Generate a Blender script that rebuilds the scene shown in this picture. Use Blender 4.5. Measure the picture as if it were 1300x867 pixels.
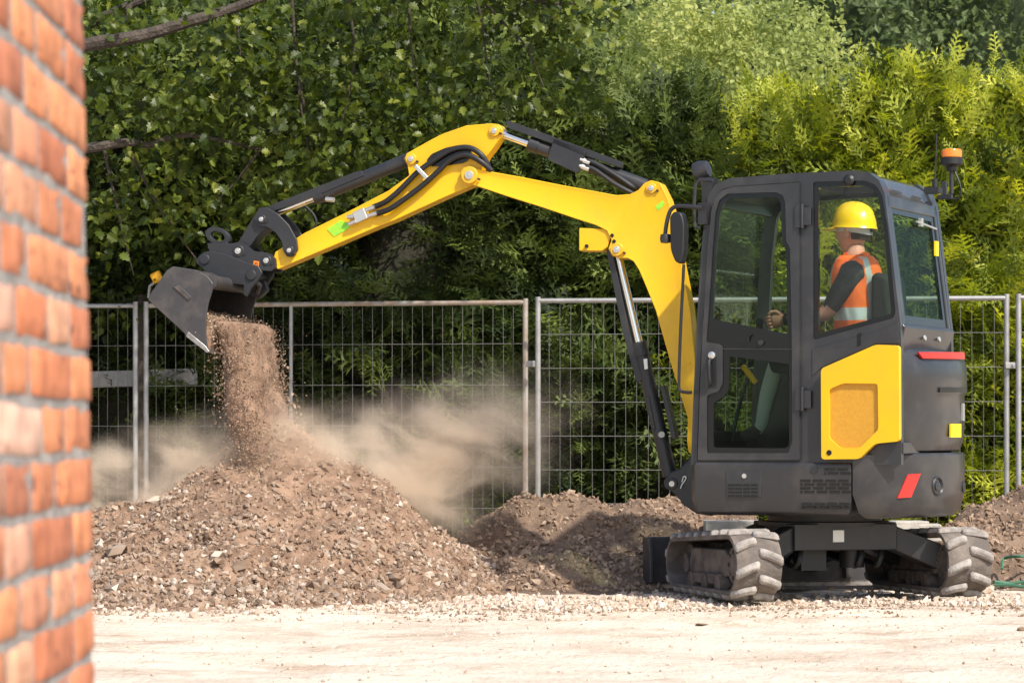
import bpy, bmesh, math, random
import numpy as np
from mathutils import Vector, Matrix, noise
from mathutils.geometry import tessellate_polygon
random.seed(11); np.random.seed(11)
R = math.radians
SC = bpy.context.scene
COL = SC.collection
for o in list(bpy.data.objects): bpy.data.objects.remove(o)

# ---------------------------------------------------------------- camera, sky, sun, exposure
F, CH, HOR = 3600.0, 1.0, 550.0          # focal length in photo pixels, camera height, horizon row
cd = bpy.data.cameras.new('camera'); cam = bpy.data.objects.new('camera', cd); COL.objects.link(cam)
cam.location = (0, 0, CH); cam.rotation_euler = (R(90), 0, 0)
cd.sensor_width = 36; cd.lens = F/1300*36; cd.shift_y = (HOR-433.5)/1300
cd.clip_start = 0.1; cd.clip_end = 2000
cd.dof.use_dof = True; cd.dof.focus_distance = 17.0; cd.dof.aperture_fstop = 8.0
SC.camera = cam
SUN_EL, SUN_AZ = 47.0, 36.0               # elevation; azimuth measured from behind the camera towards its right
w = bpy.data.worlds.new('World'); SC.world = w; w.use_nodes = True
nt = w.node_tree; bg = nt.nodes['Background']
sky = nt.nodes.new('ShaderNodeTexSky'); sky.sky_type = 'NISHITA'; sky.sun_disc = False
sd = Vector((math.sin(R(SUN_AZ))*math.cos(R(SUN_EL)), -math.cos(R(SUN_AZ))*math.cos(R(SUN_EL)), math.sin(R(SUN_EL))))
sky.sun_elevation = R(SUN_EL); sky.sun_rotation = math.atan2(sd.x, sd.y)
sky.air_density = 1.0; sky.dust_density = 2.0
nt.links.new(sky.outputs[0], bg.inputs[0]); bg.inputs[1].default_value = 0.15
sl = bpy.data.lights.new('sun', 'SUN'); sl.energy = 4.2; sl.angle = R(1.2); sl.color = (1.0, 0.94, 0.84)
so = bpy.data.objects.new('sun', sl); COL.objects.link(so); so.rotation_euler = sd.to_track_quat('Z', 'Y').to_euler()
so.location = (20, -20, 40)
SC.view_settings.view_transform = 'Standard'; SC.view_settings.look = 'None'
SC.view_settings.exposure = 0.5; SC.view_settings.gamma = 1.0; SC.view_settings.use_curve_mapping = False
SC.cycles.use_denoising = True
SC.cycles.max_bounces = 8; SC.cycles.transparent_max_bounces = 24; SC.cycles.volume_bounces = 5
SC.cycles.volume_step_rate = 1.0; SC.cycles.volume_max_steps = 256

# ---------------------------------------------------------------- helpers
def at(px, py, d):                         # photo pixel at distance d -> point
    return Vector(((px-650)/F*d, d, CH+(HOR-py)/F*d))
class Frame:
    """upright frame: origin on plan, forward axis fw, left axis lf"""
    def __init__(s, x, y, fx, fy):
        n = math.hypot(fx, fy); s.o = (x, y); s.fw = (fx/n, fy/n); s.lf = (-fy/n, fx/n)
    def matrix(s):
        return Matrix(((s.fw[0], s.lf[0], 0, s.o[0]), (s.fw[1], s.lf[1], 0, s.o[1]), (0, 0, 1, 0), (0, 0, 0, 1)))
    def uz(s, px, py, v):                  # where the sight line meets the upright plane v = const
        rx, rz = (px-650)/F, (HOR-py)/F
        t = (v+s.o[0]*s.lf[0]+s.o[1]*s.lf[1])/(rx*s.lf[0]+s.lf[1])
        X, Y = t*rx, t
        return ((X-s.o[0])*s.fw[0]+(Y-s.o[1])*s.fw[1], CH+t*rz)
    def poly(s, pts, v): return [s.uz(p[0], p[1], v) for p in pts]
    def p3(s, px, py, v):
        u, z = s.uz(px, py, v); return Vector((u, v, z))
    def vz(s, px, py, u):                  # where it meets the cross plane u = const
        rx, rz = (px-650)/F, (HOR-py)/F
        t = (u+s.o[0]*s.fw[0]+s.o[1]*s.fw[1])/(rx*s.fw[0]+s.fw[1])
        X, Y = t*rx, t
        return ((X-s.o[0])*s.lf[0]+(Y-s.o[1])*s.lf[1], CH+t*rz)

def rnd(poly, r, n=4, only=None):
    """round the corners of a 2-D polygon"""
    out = []; N = len(poly)
    for i, p in enumerate(poly):
        if only is not None and i not in only: out.append(tuple(p)); continue
        P = Vector(p); A = Vector(poly[i-1])-P; B = Vector(poly[(i+1) % N])-P
        la, lb = A.length, B.length
        if la < 1e-6 or lb < 1e-6: out.append(tuple(p)); continue
        k = min(r, la*.45, lb*.45); A = P+A/la*k; B = P+B/lb*k
        for j in range(n+1):
            t = j/n; q = A*(1-t)**2+P*2*t*(1-t)+B*t*t; out.append((q.x, q.y))
    return out
def smooth_path(pts, n=6):
    pts = [Vector(p) for p in pts]; out = []
    for i in range(len(pts)-1):
        p0 = pts[max(i-1, 0)]; p1 = pts[i]; p2 = pts[i+1]; p3 = pts[min(i+2, len(pts)-1)]
        for j in range(n):
            t = j/n
            out.append(.5*((2*p1)+(p2-p0)*t+(2*p0-5*p1+4*p2-p3)*t*t+(3*p1-p0-3*p2+p3)*t**3))
    out.append(pts[-1]); return out

class MB:
    def __init__(s): s.v = []; s.f = []
    def add(s, vs, fs):
        b = len(s.v); s.v += [tuple(v) for v in vs]; s.f += [tuple(b+i for i in f) for f in fs]; return s
    def pr(s, poly, v0, v1):               # (u,z) outline extruded along v
        n = len(poly)
        vs = [(p[0], v0, p[1]) for p in poly]+[(p[0], v1, p[1]) for p in poly]
        fs = [tuple(range(n)), tuple(range(2*n-1, n-1, -1))]+[(i, (i+1) % n, n+(i+1) % n, n+i) for i in range(n)]
        return s.add(vs, fs)
    def panel(s, loops, v0, v1, axes=None):
        """flat plate with holes; loops of 2-D points, first is the outline"""
        ax = axes or (lambda a, b, t: (a, t, b))
        tri = tessellate_polygon([[Vector((p[0], p[1], 0)) for p in l] for l in loops])
        flat = [p for l in loops for p in l]; n = len(flat)
        vs = [ax(p[0], p[1], v0) for p in flat]+[ax(p[0], p[1], v1) for p in flat]
        fs = [tuple(t) for t in tri]+[tuple(n+i for i in reversed(t)) for t in tri]
        b = 0
        for l in loops:
            m = len(l)
            fs += [(b+i, b+(i+1) % m, n+b+(i+1) % m, n+b+i) for i in range(m)]; b += m
        return s.add(vs, fs)
    def ext(s, plan, z0, z1):              # plan (x,y) outline extruded upward
        n = len(plan)
        vs = [(p[0], p[1], z0) for p in plan]+[(p[0], p[1], z1) for p in plan]
        fs = [tuple(range(n)), tuple(range(2*n-1, n-1, -1))]+[(i, (i+1) % n, n+(i+1) % n, n+i) for i in range(n)]
        return s.add(vs, fs)
    def loft(s, rings, cap=True):
        n = len(rings[0]); vs = [p for r in rings for p in r]; fs = []
        for k in range(len(rings)-1):
            fs += [(k*n+i, k*n+(i+1) % n, (k+1)*n+(i+1) % n, (k+1)*n+i) for i in range(n)]
        if cap: fs += [tuple(range(n)), tuple(range(len(rings)*n-1, (len(rings)-1)*n-1, -1))]
        return s.add(vs, fs)
    def box(s, c, d, m=None):
        x, y, z = [k/2 for k in d]; q = [Vector((a, b, e)) for a in (-x, x) for b in (-y, y) for e in (-z, z)]
        if m is not None: q = [m @ k for k in q]
        return s.add([Vector(c)+k for k in q], [(0, 1, 3, 2), (4, 6, 7, 5), (0, 4, 5, 1), (2, 3, 7, 6), (0, 2, 6, 4), (1, 5, 7, 3)])
    def beam(s, p0, p1, wd, ht, up=(0, 0, 1)):   # rectangular bar
        p0, p1 = Vector(p0), Vector(p1); a = (p1-p0).normalized(); l = Vector(up).cross(a)
        if l.length < 1e-4: l = Vector((0, 1, 0)).cross(a)
        l.normalize(); u = a.cross(l)
        vs = [p+l*i*wd/2+u*j*ht/2 for p in (p0, p1) for i, j in ((-1, -1), (1, -1), (1, 1), (-1, 1))]
        return s.add(vs, [(3, 2, 1, 0), (4, 5, 6, 7)]+[(i, (i+1) % 4, 4+(i+1) % 4, 4+i) for i in range(4)])
    def cyl(s, p0, p1, r, n=18, r1=None):
        p0, p1 = Vector(p0), Vector(p1); a = (p1-p0).normalized()
        l = a.orthogonal().normalized(); u = a.cross(l); r1 = r if r1 is None else r1
        vs = [p+(l*math.cos(2*math.pi*i/n)+u*math.sin(2*math.pi*i/n))*q for p, q in ((p0, r), (p1, r1)) for i in range(n)]
        return s.add(vs, [tuple(range(n-1, -1, -1)), tuple(range(n, 2*n))]+[(i, (i+1) % n, n+(i+1) % n, n+i) for i in range(n)])
    def tube(s, pts, r, n=8, taper=None):
        pts = [Vector(p) for p in pts]; rings = []; l = None
        for i, p in enumerate(pts):
            a = (pts[min(i+1, len(pts)-1)]-pts[max(i-1, 0)]).normalized()
            if l is None: l = a.orthogonal().normalized()
            l = (l-a*l.dot(a)).normalized(); u = a.cross(l)
            q = r if taper is None else r+(taper-r)*i/(len(pts)-1)
            rings.append([p+(l*math.cos(2*math.pi*k/n)+u*math.sin(2*math.pi*k/n))*q for k in range(n)])
        return s.loft(rings)
    def lathe(s, prof, c=(0, 0, 0), n=24, axis=None):  # prof: (r,h) list about axis
        a = Vector(axis or (0, 0, 1)).normalized(); l = a.orthogonal().normalized(); u = a.cross(l); c = Vector(c)
        return s.loft([[c+a*h+(l*math.cos(2*math.pi*k/n)+u*math.sin(2*math.pi*k/n))*max(r, 1e-4) for k in range(n)] for r, h in prof])
    def build(s, name, mat, parent=None, m=None, bevel=0, seg=2, smooth=38, fix=True):
        me = bpy.data.meshes.new(name); me.from_pydata([tuple(v) for v in s.v], [], s.f)
        if fix:
            bm = bmesh.new(); bm.from_mesh(me); bmesh.ops.recalc_face_normals(bm, faces=bm.faces); bm.to_mesh(me); bm.free()
        return link(name, me, mat, parent, m, bevel, seg, smooth)
def link(name, me, mat, parent=None, m=None, bevel=0, seg=2, smooth=38):
    if mat is not None and not me.materials: me.materials.append(mat)
    if smooth:
        me.polygons.foreach_set('use_smooth', [True]*len(me.polygons)); me.set_sharp_from_angle(angle=R(smooth))
    o = bpy.data.objects.new(name, me); COL.objects.link(o)
    if parent is not None: o.parent = parent
    if m is not None: o.matrix_local = m
    if bevel:
        b = o.modifiers.new('bevel', 'BEVEL'); b.width = bevel; b.segments = seg; b.limit_method = 'ANGLE'; b.angle_limit = R(35)
        b.use_clamp_overlap = True; b.harden_normals = True
    return o
def tag(o, label=None, cat=None, group=None, kind=None):
    for k, v in (('label', label), ('category', cat), ('group', group), ('kind', kind)):
        if v: o[k] = v
    return o
def empty(name, loc=(0, 0, 0), m=None):
    o = bpy.data.objects.new(name, None); COL.objects.link(o); o.location = loc; o.empty_display_size = .2
    if m is not None: o.matrix_world = m
    return o
def npmesh(name, V, Fc, mat, parent=None, smooth=0):
    """V (n,3), Fc (m,k) arrays -> object"""
    me = bpy.data.meshes.new(name); V = np.asarray(V, np.float32); Fc = np.asarray(Fc, np.int32); k = Fc.shape[1]
    me.vertices.add(len(V)); me.vertices.foreach_set('co', V.ravel())
    me.loops.add(Fc.size); me.loops.foreach_set('vertex_index', Fc.ravel())
    me.polygons.add(len(Fc)); me.polygons.foreach_set('loop_start', np.arange(0, Fc.size, k, dtype=np.int32))
    me.update(); me.validate()
    if not smooth: me.polygons.foreach_set('use_smooth', np.zeros(len(me.polygons), dtype=bool))
    return link(name, me, mat, parent, smooth=smooth)

# ---------------------------------------------------------------- materials
def mat(name, col, rough=.5, metal=0, var=None, vscale=6, vamt=(.35, .65), bump=0, bscale=40, spec=.5, coat=0, detail=6, rnd_isl=0, rnd_obj=0, sub=0, emit=None):
    """Principled material; var = second colour mixed in by noise, rnd_isl/rnd_obj = brightness spread per island / per object"""
    m = bpy.data.materials.new(name); m.use_nodes = True; t = m.node_tree; b = t.nodes['Principled BSDF']; L = t.links.new
    b.inputs['Roughness'].default_value = rough; b.inputs['Metallic'].default_value = metal
    b.inputs['Specular IOR Level'].default_value = spec; b.inputs['Coat Weight'].default_value = coat; b.inputs['Coat Roughness'].default_value = .15
    tc = t.nodes.new('ShaderNodeTexCoord'); src = None
    rgb = t.nodes.new('ShaderNodeRGB'); rgb.outputs[0].default_value = (*col, 1); src = rgb.outputs[0]
    if var is not None:
        n = t.nodes.new('ShaderNodeTexNoise'); n.inputs['Scale'].default_value = vscale; n.inputs['Detail'].default_value = detail; n.inputs['Roughness'].default_value = .6
        L(tc.outputs['Object'], n.inputs['Vector'])
        mr = t.nodes.new('ShaderNodeMapRange'); mr.inputs[1].default_value, mr.inputs[2].default_value = vamt; L(n.outputs['Fac'], mr.inputs[0])
        mx = t.nodes.new('ShaderNodeMix'); mx.data_type = 'RGBA'; mx.inputs[7].default_value = (*var, 1)
        L(mr.outputs[0], mx.inputs[0]); L(src, mx.inputs[6]); src = mx.outputs[2]
        m['mix'] = 1
    if rnd_isl or rnd_obj:
        if rnd_isl: g = t.nodes.new('ShaderNodeNewGeometry'); ro = g.outputs['Random Per Island']; a = rnd_isl
        else: g = t.nodes.new('ShaderNodeObjectInfo'); ro = g.outputs['Random']; a = rnd_obj
        mr = t.nodes.new('ShaderNodeMapRange'); mr.inputs[3].default_value, mr.inputs[4].default_value = 1-a, 1+a; L(ro, mr.inputs[0])
        hs = t.nodes.new('ShaderNodeHueSaturation'); L(mr.outputs[0], hs.inputs['Value']); L(src, hs.inputs['Color'])
        m2 = t.nodes.new('ShaderNodeMath'); m2.operation = 'MULTIPLY'; m2.inputs[1].default_value = 7.31; L(ro, m2.inputs[0])
        m3 = t.nodes.new('ShaderNodeMath'); m3.operation = 'FRACT'; L(m2.outputs[0], m3.inputs[0])
        mr2 = t.nodes.new('ShaderNodeMapRange'); mr2.inputs[3].default_value, mr2.inputs[4].default_value = .5-.03*a, .5+.03*a; L(m3.outputs[0], mr2.inputs[0]); L(mr2.outputs[0], hs.inputs['Hue'])
        m4 = t.nodes.new('ShaderNodeMapRange'); m4.inputs[3].default_value, m4.inputs[4].default_value = 1.05-.5*a, 1.0+.3*a; L(m3.outputs[0], m4.inputs[0]); L(m4.outputs[0], hs.inputs['Saturation'])
        src = hs.outputs[0]
    L(src, b.inputs['Base Color'])
    if sub: b.inputs['Subsurface Weight'].default_value = sub; b.inputs['Subsurface Scale'].default_value = .02
    if emit: b.inputs['Emission Color'].default_value = (*emit[0], 1); b.inputs['Emission Strength'].default_value = emit[1]
    if bump:
        n2 = t.nodes.new('ShaderNodeTexNoise'); n2.inputs['Scale'].default_value = bscale; n2.inputs['Detail'].default_value = 5; L(tc.outputs['Object'], n2.inputs['Vector'])
        bp = t.nodes.new('ShaderNodeBump'); bp.inputs['Strength'].default_value = bump; bp.inputs['Distance'].default_value = .02
        L(n2.outputs['Fac'], bp.inputs['Height']); L(bp.outputs[0], b.inputs['Normal'])
    return m
def glass(name, tint, refl=1.0, haze=0.04, hazecol=(.5, .5, .48)):
    """thin pane: tinted see-through, fresnel mirror, a little dust film"""
    m = bpy.data.materials.new(name); m.use_nodes = True; t = m.node_tree; t.nodes.clear(); L = t.links.new
    out = t.nodes.new('ShaderNodeOutputMaterial'); tr = t.nodes.new('ShaderNodeBsdfTransparent'); tr.inputs[0].default_value = (*tint, 1)
    gl = t.nodes.new('ShaderNodeBsdfGlossy'); gl.inputs['Roughness'].default_value = .02
    fr = t.nodes.new('ShaderNodeFresnel'); fr.inputs[0].default_value = 1.45
    k = t.nodes.new('ShaderNodeMath'); k.operation = 'MULTIPLY'; k.inputs[1].default_value = refl; L(fr.outputs[0], k.inputs[0])
    mx = t.nodes.new('ShaderNodeMixShader'); L(k.outputs[0], mx.inputs[0]); L(tr.outputs[0], mx.inputs[1]); L(gl.outputs[0], mx.inputs[2])
    df = t.nodes.new('ShaderNodeBsdfDiffuse'); df.inputs[0].default_value = (*hazecol, 1)
    n = t.nodes.new('ShaderNodeTexNoise'); n.inputs['Scale'].default_value = 5; n.inputs['Detail'].default_value = 6
    tc = t.nodes.new('ShaderNodeTexCoord'); L(tc.outputs['Object'], n.inputs[0])
    mr = t.nodes.new('ShaderNodeMapRange'); mr.inputs[1].default_value, mr.inputs[2].default_value = .35, .75; mr.inputs[3].default_value = haze*.4; mr.inputs[4].default_value = haze*1.6; L(n.outputs['Fac'], mr.inputs[0])
    m2 = t.nodes.new('ShaderNodeMixShader'); L(mr.outputs[0], m2.inputs[0]); L(mx.outputs[0], m2.inputs[1]); L(df.outputs[0], m2.inputs[2])
    L(m2.outputs[0], out.inputs[0]); return m
M = {}
M['yellow'] = mat('yellow_paint', (.78, .440, .005), .33, 0, (.66, .37, .02), 5, (.45, .85), spec=.4, coat=.12, bump=.015, bscale=9)
M['grey'] = mat('charcoal_paint', (.025, .025, .028), .31, 0, (.080, .072, .066), 4.0, (.47, .95), spec=.5, coat=.15, bump=.02, bscale=220)
M['dark'] = mat('dark_steel_paint', (.022, .022, .025), .42, 0, (.042, .039, .037), 5, (.5, .85), bump=.03, bscale=90)
M['black'] = mat('black_rubber', (.010, .010, .011), .5, 0)
M['seal'] = mat('black_glass_border', (.006, .006, .007), .18, 0)
M['chrome'] = mat('chrome_rod', (.75, .73, .70), .14, 1.0)
M['pin'] = mat('zinc_pin', (.62, .60, .56), .35, .8)
M['ring'] = mat('pin_boss_paint', (.70, .38, .02), .4)
M['tread'] = mat('dusty_track_rubber', (.36, .325, .295), .9, 0, (.16, .14, .125), 11, (.44, .70), bump=.25, bscale=60)
M['trackside'] = mat('muddy_track_side', (.10, .083, .071), .85, 0, (.20, .165, .138), 7, (.45, .72), bump=.3, bscale=50)
M['mud'] = mat('dried_mud_steel', (.135, .108, .09), .85, 0, (.06, .05, .045), 8, (.4, .6), bump=.25, bscale=50)
M['bucket'] = mat('worn_bucket_steel', (.062, .058, .060), .42, .35, (.13, .110, .098), 7, (.45, .75), bump=.06, bscale=60)
M['bright'] = mat('bare_scraped_steel', (.42, .40, .38), .35, .8, (.2, .17, .15), 20, (.45, .7))
M['glass'] = glass('side_glass', (.97, .985, .97), .35, .008)
M['rear_glass'] = glass('tinted_rear_glass', (.70, .79, .71), .10, .002, (.2, .3, .22))
M['door_glass'] = glass('door_glass', (.74, .81, .75), .22, .005)
M['roof_glass'] = glass('dusty_roof_glass', (.95, .96, .95), .9, .035, (.55, .52, .48))
M['screen_glass'] = glass('windscreen_glass', (.90, .94, .90), .2, .006)
M['red'] = mat('red_reflector', (.62, .02, .015), .25, coat=.4)
M['amber'] = mat('amber_lens', (.85, .20, .01), .15, coat=.5, sub=.3)
M['sticker_y'] = mat('yellow_sticker', (.85, .62, .01), .5)
M['sticker_g'] = mat('green_sticker', (.30, .72, .03), .5, 0, (.22, .55, .05), 40, (.5, .55))
M['sticker_o'] = mat('orange_sticker', (.80, .20, .02), .5)
M['white'] = mat('white_label', (.75, .75, .72), .5)
M['grille'] = mat('yellow_grille_mesh', (.60, .295, .02), .6, 0, (.55, .265, .02), 60, (.4, .6), bump=.25, bscale=420, detail=2)
M['seat'] = mat('seat_fabric', (.014, .014, .015), .8, 0, (.026, .026, .027), 60, (.4, .6), bump=.2, bscale=200)
DUST, LEAF = True, 1.0
# ---------------------------------------------------------------- mini excavator
A_H, A_B, A_U = R(26), R(14), R(15)
HO = Frame(1.95, 17.35, -math.cos(A_H), math.sin(A_H))            # house / cab
bx0 = (HO.o[0]+HO.fw[0]*.95, HO.o[1]+HO.fw[1]*.95)
BO = Frame(bx0[0], bx0[1], -math.cos(A_B), math.sin(A_B))          # boom, swung a little on its post
UC = Frame(1.91, 17.35, -math.sin(A_U), math.cos(A_U))            # undercarriage, blade end away from the viewer
EX = empty('mini_excavator', m=HO.matrix())
tag(EX, 'yellow and charcoal mini excavator with glazed cab tipping soil from its raised bucket', 'excavator')
MBO = HO.matrix().inverted() @ BO.matrix()
MUC = HO.matrix().inverted() @ UC.matrix()

def offset(poly, d):
    """move a polygon's outline inwards by d"""
    a = sum(poly[i-1][0]*poly[i][1]-poly[i][0]*poly[i-1][1] for i in range(len(poly)))
    s = 1 if a > 0 else -1; out = []; n = len(poly)
    for i in range(n):
        p = Vector(poly[i]); e1 = (p-Vector(poly[i-1])).normalized(); e2 = (Vector(poly[(i+1) % n])-p).normalized()
        n1 = Vector((-e1.y, e1.x))*s; n2 = Vector((-e2.y, e2.x))*s; k = n1+n2
        k = k/max(k.length_squared, .3)*2 if k.length > 1e-5 else n1
        out.append(tuple(p+k*d))
    return out
def inset_sides(o, th, dep, axis=1):
    me = o.data; bm = bmesh.new(); bm.from_mesh(me); bm.normal_update()
    big = [f for f in bm.faces if abs(f.normal[axis]) > .95 and len(f.verts) > 8]
    for f in big: bmesh.ops.inset_region(bm, faces=[f], thickness=th, depth=dep, use_even_offset=True)
    bm.to_mesh(me); bm.free(); me.set_sharp_from_angle(angle=R(30))
def pin_boss(fr, px, py, v, r, parent, mboss, m=None, v2=None, face=True):
    u, z = fr.uz(px, py, v); b = MB().cyl((u, -v if v2 is None else v2, z), (u, v, z), r, 24).build('pin_boss', mboss, parent, m, bevel=.006)
    q = MB().cyl((u, v-.002, z), (u, v+.007, z), r*.52, 18)
    q.cyl((u, v+.006, z), (u, v+.010, z), r*.18, 10); q.build('pivot_pin', M['pin'], b if m is not None else b, bevel=.002)
    return u, z

# --- undercarriage
def stadium(u0, z0, r0, u1, z1, r1, n=12):
    d = math.hypot(u1-u0, z1-z0); a = math.atan2(z1-z0, u1-u0); k = math.acos((r0-r1)/d)
    pts = []
    for i in range(n+1):
        t = a+k+(2*math.pi-2*k)*i/n; pts.append((u0+r0*math.cos(t), z0+r0*math.sin(t)))
    for i in range(n+1):
        t = a-k+2*k*i/n; pts.append((u1+r1*math.cos(t), z1+r1*math.sin(t)))
    return pts
lug_mesh = {}
def lug(side):
    """slanted rubber block standing on the belt: x along the belt, y across, z outwards"""
    if side in lug_mesh: return lug_mesh[side]
    m = MB(); s = side
    base = [(-.044, .002), (.014, .002), (.022, .040), (.070, .142), (.012, .146), (-.030, .050)]; top = [(-.030, .010), (.006, .008), (.014, .044), (.054, .130), (.018, .134), (-.018, .054)]
    m.loft([[(p[0], s*p[1], -.008) for p in base], [(p[0], s*p[1], .012) for p in base], [(p[0], s*p[1], .032) for p in top]])
    me = bpy.data.meshes.new('tread_lug'); me.from_pydata([tuple(v) for v in m.v], [], m.f)
    bm = bmesh.new(); bm.from_mesh(me); bmesh.ops.recalc_face_normals(bm, faces=bm.faces)
    bmesh.ops.bevel(bm, geom=bm.edges[:], offset=.007, segments=2, affect='EDGES'); bm.to_mesh(me); bm.free()
    me.polygons.foreach_set('use_smooth', [True]*len(me.polygons)); me.materials.append(M['tread']); lug_mesh[side] = me; return me
def track(vc, lab):
    w2 = .14; prof = stadium(-.50, .228, .180, .50, .200, .152, 14); inner = stadium(-.50, .228, .155, .50, .200, .128, 14)
    t = MB().panel([prof, inner], vc-w2, vc+w2).build('track', M['trackside'], EX, MUC, bevel=.008)
    tag(t, lab)
    # path for the lugs
    P = [Vector(p) for p in prof]; P.append(P[0]); L = [0]
    for i in range(len(P)-1): L.append(L[-1]+(P[i+1]-P[i]).length)
    N = 20; step = L[-1]/N
    for side in (-1, 1):
        for k in range(N):
            s = (k+(.5 if side > 0 else 0))*step % L[-1]
            i = max(j for j in range(len(L)) if L[j] <= s); i = min(i, len(P)-2)
            d = (P[i+1]-P[i]).normalized(); p = P[i]+d*(s-L[i]); nrm = Vector((d.y, -d.x))
            if nrm.dot(p-Vector((0, .21))) < 0: nrm = -nrm
            o = bpy.data.objects.new('tread_lug', lug(side)); COL.objects.link(o); o.parent = t
            X = Vector((d.x, 0, d.y)); Z = Vector((nrm.x, 0, nrm.y)); Y = Z.cross(X)
            o.matrix_local = Matrix(((X.x, Y.x, Z.x, p.x), (X.y, Y.y, Z.y, vc), (X.z, Y.z, Z.z, p.y), (0, 0, 0, 1)))
    f = MB(); f.pr(rnd([(-.36, .15), (.33, .13), (.36, .22), (.30, .30), (-.30, .31), (-.38, .27)], .03), vc-.085, vc+.085)
    f.build('track_frame', M['mud'], t, bevel=.012)
    g = MB(); g.pr([(-.28, .10), (.28, .09), (.30, .15), (-.30, .165)], vc-.11, vc+.11); g.build('roller_guard', M['mud'], t, bevel=.006)
    for u in (-.26, -.02, .24):
        MB().lathe([(.02, -.12), (.055, -.118), (.06, -.06), (.05, -.055), (.05, .055), (.06, .06), (.055, .118), (.02, .12)], (u, vc, .10), 18, (0, 1, 0)).build('roller', M['mud'], t)
    sp = MB(); sp.lathe([(.02, -.10), (.105, -.10), (.115, -.07), (.115, .07), (.105, .10), (.02, .10)], (-.50, vc, .225), 26, (0, 1, 0))
    for k in range(11):
        a = k*2*math.pi/11; sp.box((-.50+.128*math.cos(a), vc, .225+.128*math.sin(a)), (.05, .04, .03), Matrix.Rotation(-a, 3, 'Y'))
    for k in range(8):
        a = k*math.pi/4; c = Vector((-.50+.075*math.cos(a), vc, .225+.075*math.sin(a))); sp.cyl(c+Vector((0, .098, 0)), c+Vector((0, .112, 0)), .012, 8)
    sp.build('sprocket', M['mud'], t, bevel=.004)
    idl = MB(); idl.lathe([(.02, -.06), (.06, -.06), (.07, -.035), (.118, -.03), (.118, .03), (.07, .035), (.06, .06), (.02, .06)], (.50, vc, .195), 26, (0, 1, 0)); idl.build('idler_wheel', M['mud'], t)
    return t
track(.665, 'rubber crawler track with dusty chevron lugs on the blade side shown outermost')
track(-.665, 'rubber crawler track beneath the counterweight')
fm = MB()
fm.pr([(-.36, .30), (.36, .30), (.36, .46), (-.36, .46)], -.33, .33)
for s in (-1, 1):
    for e in (-1, 1):
        a = [Vector((e*.33, s*.30, .455)), Vector((e*.16, s*.30, .455)), Vector((e*.20, s*.60, .33)), Vector((e*.42, s*.60, .33))]
        lo = [Vector((e*.33, s*.30, .31)), Vector((e*.16, s*.30, .31)), Vector((e*.20, s*.60, .17)), Vector((e*.42, s*.60, .17))]
        fm.loft([a, lo])
fr_ = fm.build('undercarriage_frame', M['dark'], EX, MUC, bevel=.008)
MB().box((-.363, .05, .385), (.004, .07, .07)).build('information_label', M['white'], fr_)
hs = MB()
for k in (0, 1, 4):
    v = -.26+k*.13; hs.tube(smooth_path([(-.28, v, .30), (-.31, v+.02, .24), (-.25, v+.03, .20), (-.1, v+.02, .22), (.2, v*.4, .26)], 4), .017, 8)
hs.cyl((-.2, -.1, .31), (-.2, -.1, .19), .075, 16); hs.box((-.17, .16, .235), (.14, .16, .12)); hs.build('hydraulic_lines', M['black'], EX, MUC)
# dozer blade at the far end
bl = MB(); prof = [(1.00, .03), (1.06, .05), (1.045, .14), (1.055, .24), (1.08, .33), (1.04, .34), (1.01, .25), (1.00, .14)]
bl.pr(prof, -.80, .80)
for s in (-1, 1): bl.pr([(.94, .05), (1.085, .03), (1.10, .335), (.98, .34), (.94, .20)], s*.805-.012, s*.805+.012)
for v in (-.3, .3): bl.beam((.36, v*.8, .26), (1.01, v, .16), .09, .11)
for v in (-.55, .55): bl.box((.985, v, .18), (.04, .05, .24))
bld = bl.build('dozer_blade', M['bucket'], EX, MUC, bevel=.006)
MB().pr([(1.0, .01), (1.075, .02), (1.06, .055), (1.0, .05)], -.80, .80).build('cutting_edge', M['bright'], bld, bevel=.003)
MB().lathe([(.02, .44), (.40, .44), (.40, .465), (.345, .47), (.345, .53), (.37, .535), (.37, .56), (.02, .56)], (0, 0, 0), 48).build('slew_ring', M['dark'], EX, MUC)

# --- house: skirt, tail weights, covers
plan = [(.655, -.68), (.655, .64), (.59, .75), (-.392, .75), (-.392, -.75), (.59, -.75)]
z0, z1 = HO.uz(1000, 655, .75)[1], HO.uz(1000, 587, .75)[1]
rg = lambda pl, z, d: [(p[0], p[1], z) for p in offset(pl, d)]
hb = MB().loft([rg(plan, z0, .055), rg(plan, z0+.02, .02), rg(plan, z0+.10, 0), rg(plan, z1-.012, 0), rg(plan, z1, .012)])
skirt = hb.build('house_skirt', M['grey'], EX, bevel=.006)
# vents: dark of the slot openings painted as rows of thin proud black plates
vs = MB()
def slot(px0, px1, py, h=3.0, m=None):
    (u0, za), (u1, zb) = HO.uz(px0, py, .75), HO.uz(px1, py, .75)
    (m or vs).box(((u0+u1)/2, .7505, (za+zb)/2), (abs(u1-u0), .006, h/215))
for r_, (a, b, ofs) in enumerate([(1047, 1080, 0), (1047, 1080, 4), (1016, 1080, 0), (1016, 1080, 5), (1016, 1080, 0), (1016, 1080, 5), (1017, 1081, 0), (1017, 1081, 5)]):
    py = [595.5, 600.5, 610, 614.8, 619.5, 624.3, 640, 644.8][r_]; x = a+ofs
    if ofs: slot(a, a+ofs-2, py)
    while x < b-2: slot(x, min(x+13, b), py); x += 16
tag(vs.build('painted_vent_slots', M['seal'], skirt), kind='stuff')
hp = MB(); u0, za = HO.uz(922, 597, .75); u1, zb = HO.uz(967, 631, .75)
hp.box(((u0+u1)/2, .752, (za+zb)/2), (abs(u1-u0), .008, za-zb)); hatch = hp.build('service_hatch', M['grey'], skirt, bevel=.004)
vh = MB()
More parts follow.
